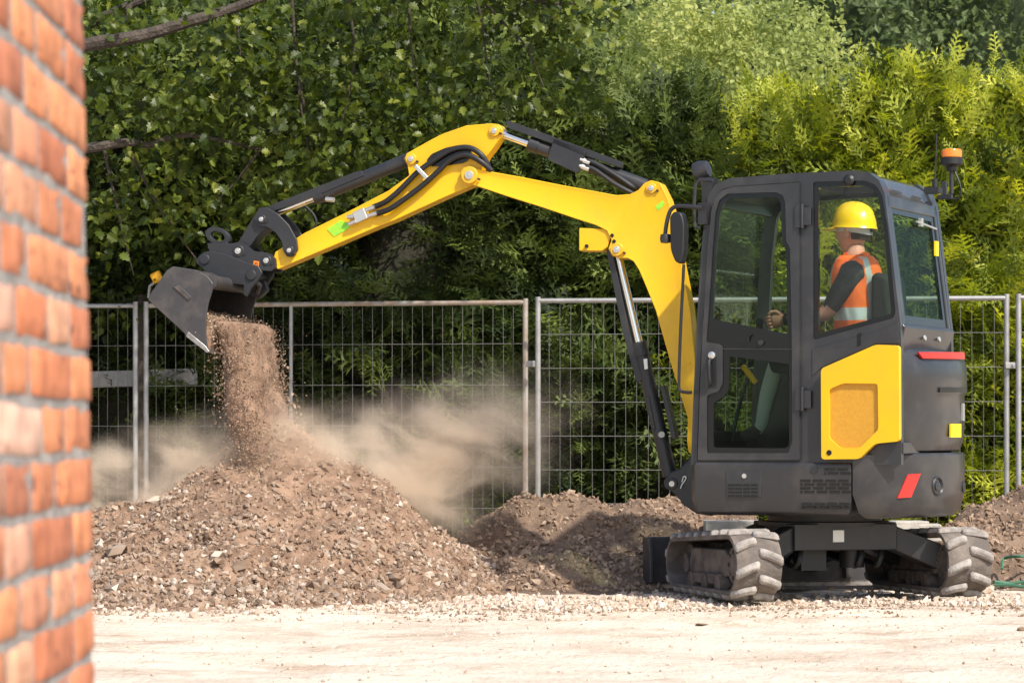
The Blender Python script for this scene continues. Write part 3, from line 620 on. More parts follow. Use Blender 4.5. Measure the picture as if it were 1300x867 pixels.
# --- quick hitch
qh = MB(); Q1 = rnd(BO.poly([(263, 314), (268, 309), (296, 309), (303, 307), (312, 311), (322, 319), (340, 321), (349, 328), (350, 338), (343, 344), (330, 343), (312, 334), (290, 325), (270, 321)], .115), .01)
qh.pr(Q1, .085, .115); qh.pr(Q1, -.115, -.085); qh.pr(offset(Q1, .02), -.085, .085)
hit = qh.build('quick_hitch', M['dark'], EX, MBO, bevel=.006)
pins(BO, [(302, 318.8, .12, .040, M['dark']), (337.8, 331, .12, .036, M['dark'])], hit)
ey = MB(); c = BO.p3(276, 300, .03); 
ring = [(c.x+.085*math.cos(t)*(1.0), c.z+.058*math.sin(t)+.02*math.cos(t)) for t in [k*math.pi/10 for k in range(20)]]; rin = [(c.x+(p[0]-c.x)*.58, c.z+(p[1]-c.z)*.52) for p in ring]
ey.panel([ring, rin], -.02, .03); ey.pr(BO.poly([(264, 309), (289, 308), (297, 318), (268, 322)], .03), -.05, .05); ey.build('lifting_eye', M['dark'], hit, bevel=.008)
MB().pr(rnd(BO.poly([(322, 331), (329, 332), (328, 340), (321, 339)], .12), .004), .112, .1185).build('orange_sticker', M['sticker_o'], hit)
MB().panel([BO.poly([(323.5, 333.5), (327, 334), (326.5, 338), (323, 337.5)], .12), BO.poly([(324.4, 334.6), (326.4, 335), (326, 337), (324, 336.6)], .12)], .118, .1195).build('printed_mark', M['seal'], hit)
Q2 = rnd(BO.poly([(248, 333), (252, 325), (259, 320), (268, 318), (290, 324), (312, 333), (328, 338), (333, 346), (326, 357), (318, 366), (313, 377), (308, 374), (309, 362), (290, 360), (268, 352)], .13), .008)
q2 = MB(); q2.pr(Q2, .10, .13); q2.pr(Q2, -.13, -.10); q2.pr(BO.poly([(252, 338), (270, 332), (300, 343), (310, 350), (300, 358), (270, 350)], .10), -.10, .10)
# --- bucket
bw = .425
shell_o = [(262, 350), (250, 343.5), (222, 338.5), (214, 342), (204, 355), (193, 371), (188.5, 380), (213, 404), (238, 425.5), (263, 445)]
so_ = BO.poly(shell_o, bw); si_ = BO.poly([(262, 354.5), (249, 348), (223, 343), (217, 346), (208, 358), (197.5, 372), (194, 379), (216, 400.5), (240, 421), (263, 440.5)], bw)
bk = MB().pr(so_+list(reversed(si_)), -bw, bw).build('bucket', M['bucket'], EX, MBO, bevel=.004)
side = [(220.5, 338.5), (250, 343), (264, 350.5), (271.5, 360), (270, 370), (265.5, 384), (262.5, 401), (262, 424), (264.5, 445.5), (238, 426), (188.5, 380.5), (193, 371), (213, 343)]
sdp = BO.poly(side, bw)
for v0, v1 in ((bw-.004, bw+.014), (-bw-.014, -bw+.004)): MB().pr(sdp, v0, v1).build('side_plate', M['bucket'], bk, bevel=.005)
lip = BO.poly([(237, 427), (240, 421), (262, 439), (267, 446), (264, 448)], bw); MB().pr(lip, -bw-.016, bw+.018).build('cutting_edge', M['bright'], bk, bevel=.003)
u, z = BO.uz(267, 358, bw); MB().cyl((u, -bw, z), (u, bw, z), .045, 22).build('torque_tube', M['bucket'], bk)
MB().pr(rnd(BO.poly([(219, 364), (226, 360), (244, 378), (240, 383)], bw+.01), .008), bw+.012, bw+.020).build('raised_mark', M['bucket'], bk, bevel=.003)
MB().pr(BO.poly([(222, 365), (226, 362.5), (241, 377.5), (239, 380)], bw+.01), bw+.018, bw+.023).build('raised_mark', M['mud'], bk)
MB().pr(BO.poly([(252, 344), (254, 344.5), (246, 385), (241, 418), (239, 417), (244, 385)], bw+.01), bw+.012, bw+.0165).build('side_rib', M['bucket'], bk)
be_ = q2.build('bucket_ears', M['dark'], bk, bevel=.006)
for px, py in ((259.5, 329.5), (318.5, 349.5)):
    u, z = BO.uz(px, py, .135); MB().lathe([(.032, 0), (.036, .006), (.030, .014), (.001, .016)], (u, .128, z), 18, (0, 1, 0)).build('pivot_pin', M['dark'], bk)
    MB().cyl((u, -.13, z), (u, .13, z), .028, 16).build('cross_pin', M['dark'], bk)
q = MB(); q.pr(BO.poly([(309, 363), (321, 352), (336, 356), (340, 368), (330, 378), (318, 376)], -.05), -.10, -.05); q.tube([BO.p3(322, 356, .09), BO.p3(330, 362, .05), BO.p3(326, 372, .0)], .02, 8); q.build('hitch_hook', M['dark'], hit, bevel=.006)
# ---------------------------------------------------------------- the operator in the cab
M['skin'] = mat('skin', (.52, .29, .20), .5, 0, (.46, .23, .16), 14, (.4, .65), sub=.12)
M['shirt'] = mat('dark_tee', (.038, .038, .040), .85, 0, (.055, .055, .056), 18, (.4, .65), bump=.35, bscale=22)
M['trousers'] = mat('pale_work_trousers', (.42, .46, .44), .85, bump=.3, bscale=20)
M['hivis'] = mat('orange_hivis_fabric', (.95, .17, .025), .6, 0, (.85, .13, .02), 12, (.45, .7), bump=.25, bscale=16)
M['silver'] = mat('reflective_tape', (.55, .57, .55), .35, .3)
M['helmet'] = mat('yellow_helmet', (.90, .62, .006), .28, coat=.4)
M['strap'] = mat('grey_headband', (.50, .49, .50), .6)
M['hair'] = mat('dark_hair', (.035, .022, .015), .6, bump=.4, bscale=120)
M['boot'] = mat('boot', (.03, .025, .02), .7)
PC = .21
def pj(px, py, v): return HO.p3(px, py, v)
hip = pj(1093, 446, PC); J = {}
J['hip'] = hip; J['waist'] = pj(1092, 412, PC); J['chest'] = pj(1088, 368, PC); J['upper'] = pj(1087, 338, PC); J['neck'] = pj(1087, 322, PC); J['skull'] = pj(1086, 304, PC)
for s, n in ((1, 'l'), (-1, 'r')):
    J['sh'+n] = pj(1082, 345, PC+s*.165); J['up'+n] = pj(1070, 364, PC+s*.205); J['el'+n] = pj(1050, 398, PC+s*.225); J['fo'+n] = pj(1024, 404, PC+s*.215); J['wr'+n] = pj(997, 405, PC+s*.20)
    J['hp'+n] = pj(1086, 447, PC+s*.09); J['th'+n] = pj(1040, 446, PC+s*.12); J['kn'+n] = pj(990, 452, PC+s*.14); J['sn'+n] = pj(975, 500, PC+s*.13); J['an'+n] = pj(966, 545, PC+s*.12); J['to'+n] = pj(940, 556, PC+s*.12)
rad = {'hip': (.15, .12), 'waist': (.145, .105), 'chest': (.16, .115), 'upper': (.135, .10), 'neck': (.056, .06), 'skull': (.058, .062)}
lim = {'sh': .076, 'up': .068, 'el': .052, 'fo': .043, 'wr': .029, 'hp': .095, 'th': .082, 'kn': .062, 'sn': .055, 'an': .042, 'to': .04}
names = list(J); idx = {n: i for i, n in enumerate(names)}; ed = [('hip', 'waist'), ('waist', 'chest'), ('chest', 'upper'), ('upper', 'neck'), ('neck', 'skull')]
for n in 'lr': ed += [('upper', 'sh'+n), ('sh'+n, 'up'+n), ('up'+n, 'el'+n), ('el'+n, 'fo'+n), ('fo'+n, 'wr'+n), ('hip', 'hp'+n), ('hp'+n, 'th'+n), ('th'+n, 'kn'+n), ('kn'+n, 'sn'+n), ('sn'+n, 'an'+n), ('an'+n, 'to'+n)]
me = bpy.data.meshes.new('person'); me.from_pydata([tuple(J[n]) for n in names], [(idx[a], idx[b]) for a, b in ed], [])
ob = bpy.data.objects.new('person_tmp', me); COL.objects.link(ob)
sk = ob.modifiers.new('skin', 'SKIN'); sk.use_smooth_shade = True; ob.modifiers.new('sub', 'SUBSURF').levels = 2
for n in names:
    v = me.skin_vertices[0].data[idx[n]]; r_ = rad.get(n) or (lim[n[:2]],)*2; v.radius = r_; v.use_root = (n == 'hip')
dg = bpy.context.evaluated_depsgraph_get(); dg.update()
body = bpy.data.meshes.new_from_object(ob.evaluated_get(dg)); bpy.data.objects.remove(ob); body.name = 'person'
# head, hands joined into the same figure
hb_ = MB(); HC = pj(1084, 291, PC); YAW = R(-12)
hf_, hl_ = Vector((math.cos(YAW), math.sin(YAW), 0)), Vector((-math.sin(YAW), math.cos(YAW), 0)); UPV = Vector((0, 0, 1))
def hpnt(f, l, u): return HC+(hf_*f+hl_*l+UPV*u)*1.08
rings = []
for i in range(15):
    ph = -math.pi/2+math.pi*i/14; ring = []
    for k in range(24):
        th = 2*math.pi*k/24; c, s_ = math.cos(th), math.sin(th); cz, sz = math.cos(ph), math.sin(ph)
        f, l, u = .096*c*cz, .075*s_*cz, .118*sz
        if u < -.02: t = min(1, (-u-.02)/.09); f = f*(1-.12*t)+.028*t; l *= 1-.26*t; u = u*(1+.22*t)
        if c > .9 and -.050 < u < .02: f += .030*max(0, 1-abs(u+.020)/.04)*(c-.9)*10           # nose ridge
        if c > .75 and .008 < u < .035 and abs(s_) > .2: f -= .006                         # eye sockets
        if c > .85 and -.062 < u < -.045: f += .004
        ring.append(hpnt(f, l, u-.005))
    rings.append(ring)
hb_.loft(rings)
for s in (-1, 1):                                                                           # ears
    er = [hpnt(.004+.018*math.cos(t), s*.078, -.022+.033*math.sin(t)) for t in [k*math.pi/5 for k in range(10)]]
    hb_.loft([[p-hl_*s*.014 for p in er], [p+hl_*s*.006-hf_*.004 for p in er], [hpnt(.003, s*.086, -.022)+(p-hpnt(.004, s*.078, -.022))*.6 for p in er]])
def hand(wr, tgt, s):
    """palm and five fingers closed round the stick"""
    d = (tgt-wr).normalized(); up = Vector((0, 0, 1)); sd_ = d.cross(up).normalized(); up = sd_.cross(d)
    hb_.loft([[wr+d*a+sd_*b*math.cos(t)+up*c*math.sin(t) for t in [k*math.pi/5 for k in range(10)]] for a, b, c in ((-.03, .026, .028), (0, .026, .030), (.035, .022, .042), (.075, .019, .043), (.088, .012, .036))])
    for i in range(4):
        b0 = wr+d*.078+up*(.030-.021*i); ln = (.034, .038, .036, .028)[i]; cur = sd_*(-s)
        hb_.tube([b0-d*.01, b0+d*ln*.6, b0+d*ln*.9+cur*ln*.5, b0+d*ln*.55+cur*ln*1.15, b0+d*ln*.05+cur*ln*1.2], .0095, 8, .0075)
    b0 = wr+d*.025+up*.034+sd_*(-s)*.008; hb_.tube([b0, b0+up*.022+d*.02, b0+up*.026+d*.046+sd_*(-s)*.014, b0+up*.012+d*.062+sd_*(-s)*.03], .011, 8, .008)
hand(J['wrl'], pj(966, 412, PC+.215), 1); hand(J['wrr'], pj(966, 412, PC-.215), -1)
bm = bmesh.new(); bm.from_mesh(body); nb = len(bm.faces)
vv = [bm.verts.new(v) for v in hb_.v]
newf = [bm.faces.new([vv[i] for i in f]) for f in hb_.f]
bmesh.ops.recalc_face_normals(bm, faces=bm.faces); bm.faces.ensure_lookup_table()
segs = [(J[a], J[b], a, b) for a, b in ed]
def near(p):
    best = None
    for a, b, na, nb_ in segs:
        t = max(0, min(1, (p-a).dot(b-a)/(b-a).length_squared)); q = (p-(a+(b-a)*t)).length
        if best is None or q < best[0]: best = (q, na, nb_, t)
    return best
for i, f in enumerate(bm.faces):
    f.smooth = True
    if i >= nb: f.material_index = 0; continue
    c = f.calc_center_median(); q, a, b, t = near(c); k = 1
    if a == 'neck' or (a == 'upper' and b == 'neck' and t > .75): k = 0
    if a[:2] == 'up' and a != 'upper' and t > .80: k = 0
    if a[:2] in ('el', 'fo'): k = 0
    if a[:2] in ('hp', 'th', 'kn') or (a == 'hip' and b != 'waist'): k = 2
    if a[:2] == 'sn': k = 2
    if a[:2] == 'an': k = 3
    f.material_index = k
body.materials.clear()
for k in ('skin', 'shirt', 'trousers', 'boot'): body.materials.append(M[k])
bm.to_mesh(body); bm.free()
PE = bpy.data.objects.new('person', body); COL.objects.link(PE); PE.matrix_world = HO.matrix()
tag(PE, 'person in orange vest and yellow hard hat seated in the excavator cab', 'person')
# watch
w_ = J['wrl']; d = (J['wrl']-J['fol']).normalized(); MB().lathe([(.031, -.012), (.036, -.010), (.036, .010), (.031, .012)], w_-d*.01, 16, d).build('wrist_watch', M['black'], PE)
# hair round the back of the head below the helmet
hr = MB(); rr_ = []
for i in range(6):
    u = -.062+.016*i; ring = []
    for k in range(13):
        th = R(104)+R(152)*k/12; e = (.86, .93, .97, .98, .98, .98)[i]; ring.append(hpnt(.101*e*math.cos(th)-.002, .080*e*math.sin(th), u-.006*(1-abs(k-6)/6)))
    rr_.append(ring)
n = 13; vs_ = [p for r in rr_ for p in r]; vs_ += [HC+(p-HC)*.86 for p in vs_]; o_ = n*6; fs = []
for i in range(5):
    for k in range(12): a = i*n+k; fs += [(a, a+1, a+n+1, a+n), (o_+a+n, o_+a+n+1, o_+a+1, o_+a)]
for k in range(12): fs += [(k+1, k, o_+k, o_+k+1), (5*n+k, 5*n+k+1, o_+5*n+k+1, o_+5*n+k)]
for i in range(5): fs += [(i*n, (i+1)*n, o_+(i+1)*n, o_+i*n), (i*n+12, o_+i*n+12, o_+(i+1)*n+12, (i+1)*n+12)]
hr.add(vs_, fs).build('hair', M['hair'], PE)
# helmet: shell with ridges, peak, rim, headband
hm = MB(); HZ = .018; rings = []
for i in range(11):
    ph = R(90)*i/10; ring = []
    for k in range(40):
        th = 2*math.pi*k/40; c, s_ = math.cos(th), math.sin(th); q = math.cos(ph)**.85 if i < 10 else .002
        rdg = 0
        for l0 in (-.035, 0, .035):
            if abs(.105*s_*q-l0) < .010 and ph > R(28): rdg = .010
        f, l, u = .128*c*q, .108*s_*q, HZ+.126*math.sin(ph)+rdg
        ring.append(hpnt(f-.004, l, u+f*.06))
    rings.append(ring)
base = [[hpnt((.134)*math.cos(2*math.pi*k/40)-.004, .114*math.sin(2*math.pi*k/40), HZ-.014+.134*math.cos(2*math.pi*k/40)*.06) for k in range(40)]]
hm.loft(base+[[(p+(rings[0][i]-p)*.4) for i, p in enumerate(base[0])]]+rings)
he = hm.build('hard_hat', M['helmet'], PE, smooth=50)
pk = MB(); pa, pb_ = [], []
for k in range(13):
    th = R(-62)+R(124)*k/12; c, s_ = math.cos(th), math.sin(th)
    pa.append(hpnt(.126*c-.004, .106*s_, HZ-.004)); pb_.append(hpnt((.135+.055*max(0, math.cos(th*1.25)))*c, (.112+.02*max(0, math.cos(th*1.25)))*s_, HZ-.014))
vs_ = pa+pb_+[p-UPV*.006 for p in pa]+[p-UPV*.006 for p in pb_]; n = 13; fs = []
for k in range(12): fs += [(k, k+1, n+k+1, n+k), (2*n+k+1, 2*n+k, 3*n+k, 3*n+k+1), (n+k, n+k+1, 3*n+k+1, 3*n+k), (k+1, k, 2*n+k, 2*n+k+1)]
pk.add(vs_, fs).build('peak', M['helmet'], he)
hbnd = MB(); ra = [[hpnt(.104*math.cos(2*math.pi*k/28)-.006, .086*math.sin(2*math.pi*k/28), u+(.0 if math.cos(2*math.pi*k/28) > 0 else .022*math.cos(2*math.pi*k/28))) for k in range(28)] for u in (HZ-.034, HZ+.004)]
hbnd.loft(ra).build('headband', M['strap'], he)
kn = hpnt(-.112, 0, HZ-.03); MB().lathe([(.014, 0), (.014, .012), (.001, .013)], kn, 12, -hf_).build('headband_knob', M['black'], he)
# hi-vis vest: shell round the torso, tape as print
sec = [(J['waist'].z-.06, .180, .145, J['waist']), (J['waist'].z+.02, .180, .145, J['waist']), (J['waist'].z+.12, .182, .148, (J['waist']+J['chest'])/2), (J['chest'].z, .190, .150, J['chest']), (J['chest'].z+.07, .192, .146, J['chest']),
       (J['upper'].z-.005, .190, .130, J['upper']), (J['upper'].z+.035, .178, .112, J['upper']), (J['upper'].z+.06, .135, .090, (J['upper']+J['neck'])/2), (J['neck'].z-.015, .082, .078, J['neck']), (J['neck'].z+.012, .072, .074, J['neck'])]
rings = []; sub = 4
for i in range(len(sec)-1):
    for j in range(sub):
        t = j/sub; a, b = sec[i], sec[i+1]; z = a[0]+(b[0]-a[0])*t; wv = a[1]+(b[1]-a[1])*t; du = a[2]+(b[2]-a[2])*t; c = a[3]+(b[3]-a[3])*t
        rings.append((z, wv, du, c))
NV = 64; V_, F_ = [], []
for z, wv, du, c in rings:
    for k in range(NV):
        th = 2*math.pi*k/NV; e = 2.5; cc, ss = math.cos(th), math.sin(th)
        q = (abs(cc)**e+abs(ss)**e)**(-1/e); wob = .007*noise.noise(Vector((cc*2.5, ss*2.5, z*11)))+.004*noise.noise(Vector((cc*6, ss*6, z*26)))
        V_.append((c.x+(du+wob)*q*cc, c.y+(wv+wob)*q*ss, z))
vm = bpy.data.meshes.new('vest'); 
for i in range(len(rings)-1):
    for k in range(NV): F_.append((i*NV+k, i*NV+(k+1) % NV, (i+1)*NV+(k+1) % NV, (i+1)*NV+k))
vm.from_pydata(V_, [], F_); vm.materials.append(M['hivis']); vm.materials.append(M['silver'])
ztop = J['neck'].z
for p in vm.polygons:
    p.use_smooth = True; c = p.center; l = c.y-PC
    if J['waist'].z+.03 < c.z < J['waist'].z+.085 or (c.z > J['waist'].z+.085 and abs(abs(l)-.115) < .026 and c.z < ztop-.03): p.material_index = 1
ve = bpy.data.objects.new('vest', vm); COL.objects.link(ve); ve.parent = PE
sol = ve.modifiers.new('solid', 'SOLIDIFY'); sol.thickness = .004
# ---------------------------------------------------------------- ground
M['sand'] = mat('dry_pale_sand', (.60, .515, .415), .95, 0, (.41, .305, .22), 1.5, (.46, .78), bump=1.0, bscale=26, detail=9)
t = M['sand'].node_tree; b_ = t.nodes['Principled BSDF']; src = b_.inputs['Base Color'].links[0].from_socket   # wheel-polished streaks and damp smudges
tc_ = t.nodes.new('ShaderNodeTexCoord'); mp_ = t.nodes.new('ShaderNodeMapping'); mp_.inputs['Scale'].default_value = (.8, 1.3, 1); t.links.new(tc_.outputs['Object'], mp_.inputs[0])
n_ = t.nodes.new('ShaderNodeTexNoise'); n_.inputs['Scale'].default_value = 1.7; n_.inputs['Detail'].default_value = 9; n_.inputs['Roughness'].default_value = .68; t.links.new(mp_.outputs[0], n_.inputs[0])
r_ = t.nodes.new('ShaderNodeMapRange'); r_.inputs[1].default_value, r_.inputs[2].default_value = .52, .72; t.links.new(n_.outputs['Fac'], r_.inputs[0])
x_ = t.nodes.new('ShaderNodeMix'); x_.data_type = 'RGBA'; x_.inputs[7].default_value = (.36, .25, .17, 1); t.links.new(r_.outputs[0], x_.inputs[0]); t.links.new(src, x_.inputs[6]); t.links.new(x_.outputs[2], b_.inputs['Base Color'])
M['soil'] = mat('dry_brown_soil', (.30, .190, .125), .95, 0, (.145, .085, .053), 6, (.38, .62), bump=1.0, bscale=30, detail=8)
M['soil_dark'] = mat('moist_brown_soil', (.20, .135, .092), .95, 0, (.11, .072, .048), 6, (.38, .62), bump=1.0, bscale=30, detail=8)
def stone_mat(name, pal):
    """stones: a ramp of pale, tan, grey and brown picked per piece"""
    m = bpy.data.materials.new(name); m.use_nodes = True; t = m.node_tree; b = t.nodes['Principled BSDF']; L = t.links.new
    b.inputs['Roughness'].default_value = .85; b.inputs['Specular IOR Level'].default_value = .3
    g = t.nodes.new('ShaderNodeNewGeometry'); oi = t.nodes.new('ShaderNodeObjectInfo'); ad = t.nodes.new('ShaderNodeMath'); ad.operation = 'ADD'
    L(g.outputs['Random Per Island'], ad.inputs[0]); L(oi.outputs['Random'], ad.inputs[1]); fr = t.nodes.new('ShaderNodeMath'); fr.operation = 'FRACT'; L(ad.outputs[0], fr.inputs[0])
    cr = t.nodes.new('ShaderNodeValToRGB'); e = cr.color_ramp.elements; cr.color_ramp.interpolation = 'LINEAR'
    while len(e) > 1: e.remove(e[-1])
    e[0].position = 0; e[0].color = (*pal[0], 1)
    for i, c in enumerate(pal[1:]): q = e.new((i+1)/(len(pal)-1)); q.color = (*c, 1)
    L(fr.outputs[0], cr.inputs[0])
    n = t.nodes.new('ShaderNodeTexNoise'); n.inputs['Scale'].default_value = 30; tc = t.nodes.new('ShaderNodeTexCoord'); L(tc.outputs['Object'], n.inputs[0])
    mr = t.nodes.new('ShaderNodeMapRange'); mr.inputs[3].default_value = .75; mr.inputs[4].default_value = 1.2; L(n.outputs['Fac'], mr.inputs[0])
    hs = t.nodes.new('ShaderNodeHueSaturation'); L(mr.outputs[0], hs.inputs['Value']); L(cr.outputs[0], hs.inputs['Color']); L(hs.outputs[0], b.inputs['Base Color']); return m
M['stone'] = stone_mat('mixed_gravel', [(.24, .155, .10), (.32, .22, .15), (.16, .10, .068), (.40, .30, .225), (.26, .17, .112), (.33, .27, .22), (.19, .122, .082), (.56, .48, .40), (.28, .185, .122), (.12, .085, .062), (.30, .18, .11)])
M['pale_stone'] = stone_mat('pale_gravel', [(.48, .37, .28), (.56, .46, .37), (.40, .29, .21), (.60, .53, .46), (.46, .35, .27)])
M['clod'] = stone_mat('soil_clods', [(.25, .165, .11), (.32, .22, .15), (.18, .118, .078), (.40, .295, .215), (.23, .15, .10)])
def fb(x, y, s, o=4):
    return noise.fractal(Vector((x*s, y*s, 3.7)), 1.0, 2.0, o)
def smooth(a, b, x):
    t = max(0, min(1, (x-a)/(b-a))); return t*t*(3-2*t)
# heaps: cones (x, y, height, slope), blended
HEAPS = {'tipped': [(at(350, 0, 18.5).x, 18.5, 1.12, .78, .9), (-1.72, 18.15, .74, .55, .8), (-2.35, 18.4, .45, .40, .7), (-3.0, 18.6, .43, .32, .7), (-3.8, 18.9, .42, .28, .7), (-1.35, 17.6, .40, .44, .8), (-1.05, 17.9, .34, .50, .8), (-2.0, 17.4, .24, .28, .8)],
         'mid': [(at(600, 0, 19.5).x, 19.5, .26, .45, 1), (at(668, 0, 19.6).x, 19.6, .50, .60, 1), (at(745, 0, 19.6).x, 19.65, .55, .60, 1), (at(810, 0, 19.5).x, 19.5, .52, .6, 1), (at(880, 0, 19.4).x, 19.5, .52, .55, 1), (at(940, 0, 19.4).x, 19.6, .40, .5, 1), (at(720, 0, 19).x, 18.5, .20, .4, 1)],
         'right': [(at(1240, 0, 19.5).x, 19.4, .44, .5, 1), (at(1330, 0, 19.5).x, 19.6, .60, .55, 1), (at(1180, 0, 19.5).x, 19.7, .38, .5, 1), (at(1420, 0, 19.5).x, 19.8, .7, .55, 1)]}
def hz(cones, x, y):
    z = -9; acc = 0
    for cx, cy, h, sl, ex in cones:
        r = math.hypot((x-cx), (y-cy)*1.0)*(1+.14*noise.noise(Vector((x*1.3+cx, y*1.3, 2)))); q = h+.05-math.sqrt((sl*r)**2+.0025); acc += math.exp(q*14)
    return math.log(acc)/14
def heap_z(cones, x, y, amp=1):
    z = hz(cones, x, y)
    z += amp*(.085*fb(x, y, 1.5)+.045*fb(x+7, y, 4.5)+.024*fb(x, y+9, 13))*smooth(-.05, .15, z)
    if z < .06: z = .12*math.exp((z-.06)/.12)-.06
    return z
def gz(x, y):
    """ground relief: shallow ruts and lumps"""
    k = smooth(26, 22, y)
    rut = 0
    for y0_, sl_ in ((14.9, .05), (15.55, .04), (12.6, -.03), (13.3, -.02)):
        q = (y-y0_-sl_*x-.12*fb(x, y0_, .35))/.17; rut -= .022*math.exp(-q*q)*(.6+.4*math.sin(x*46)); rut += .014*math.exp(-((abs(q)-1.5)/.5)**2)
    return (.020*fb(x*.6, y, .9)+.010*fb(x, y*1.6, 4, 5)+.006*fb(x, y, 11, 3)-.012+rut*(.5+.5*fb(x+4, y, .7)))*k
xs = sorted(set([-400, -200, -100, -60, -40, -30, -22, -16, -12, -9]+[round(-7+.07*i, 3) for i in range(201)]+[9, 12, 16, 22, 30, 40, 60, 100, 200, 400]))
ys = sorted(set([-60, -30, -10, 0, 4, 7]+[round(9+.07*i, 3) for i in range(165)]+[21.5+.5*i for i in range(12)]+[30, 40, 60, 100, 200, 500]))
GV = np.array([(x, y, gz(x, y) if -8 < x < 8 and 8 < y < 23 else -.012) for y in ys for x in xs]); nx = len(xs)
GF = np.array([(j*nx+i, j*nx+i+1, (j+1)*nx+i+1, (j+1)*nx+i) for j in range(len(ys)-1) for i in range(nx-1)])
grd = npmesh('ground', GV, GF, M['sand'], smooth=60); tag(grd, kind='structure')

# ---------------------------------------------------------------- stones
ICO = []
def ico_variant(seed, sub=0):
    rs = np.random.RandomState(seed); bm = bmesh.new(); bmesh.ops.create_icosphere(bm, subdivisions=1, radius=1)
    V = np.array([v.co[:] for v in bm.verts]); Fc = np.array([[v.index for v in f.verts] for f in bm.faces]); bm.free()
    V = V*(1+.34*(rs.rand(len(V), 1)-.5)*2); 
    for _ in range(7):                     # knock flats off
        n = rs.randn(3); n /= np.linalg.norm(n); d = V @ n; V -= np.outer(np.clip(d-.62, 0, None), n)
    return V*np.array([1, .62+.35*rs.rand(), .5+.3*rs.rand()]), Fc
VAR = [ico_variant(s) for s in range(9)]
def octa(seed):
    rs = np.random.RandomState(seed); V = np.array([(1, 0, 0), (-1, 0, 0), (0, 1, 0), (0, -1, 0), (0, 0, 1), (0, 0, -1)], float)*(.75+.5*rs.rand(6, 1))+rs.randn(6, 3)*.16
    return V*np.array([1, .8, .65]), np.array([(0, 2, 4), (2, 1, 4), (1, 3, 4), (3, 0, 4), (2, 0, 5), (1, 2, 5), (3, 1, 5), (0, 3, 5)])
OCT = [octa(s) for s in range(8)]; MIX = OCT+VAR[:5]; print('STONE_TRIS', len(VAR[0][1]))
stone_me = {}
def stone_mesh(i, key):
    if (i, key) not in stone_me:
        V, Fc = VAR[i]; me = bpy.data.meshes.new('stone'); me.from_pydata([tuple(v) for v in V], [], [tuple(f) for f in Fc]); me.materials.append(M[key])
        me.polygons.foreach_set('use_smooth', [True]*len(me.polygons)); me.set_sharp_from_angle(angle=R(32)); stone_me[(i, key)] = me
    return stone_me[(i, key)]
def rand_rot(n, rs):
    q = rs.randn(n, 4); q /= np.linalg.norm(q, axis=1)[:, None]; a, b, c, d = q.T
    return np.stack([np.stack([1-2*(c*c+d*d), 2*(b*c-a*d), 2*(b*d+a*c)], 1), np.stack([2*(b*c+a*d), 1-2*(b*b+d*d), 2*(c*d-a*b)], 1), np.stack([2*(b*d-a*c), 2*(c*d+a*b), 1-2*(b*b+c*c)], 1)], 1)
def scatter(name, pos, size, key, parent=None, seed=1, variants=None):
    """many small stones in one mesh"""
    rs = np.random.RandomState(seed); pos = np.asarray(pos); size = np.asarray(size); n = len(pos); Rm = rand_rot(n, rs); VR = variants or VAR; w = rs.randint(0, len(VR), n); Vs, Fs = [], []; b = 0
    for k in range(len(VR)):
        ii = np.where(w == k)[0]
        if not len(ii): continue
        V, Fc = VR[k]; P = np.einsum('nij,vj->nvi', Rm[ii], V)*size[ii][:, None, None]+pos[ii][:, None, :]
        Vs.append(P.reshape(-1, 3)); Fs.append((Fc[None]+(np.arange(len(ii))*len(V))[:, None, None]).reshape(-1, 3)+b); b += len(ii)*len(V)
    o = npmesh(name, np.concatenate(Vs), np.concatenate(Fs), M[key], parent); o['kind'] = 'stuff'; return o
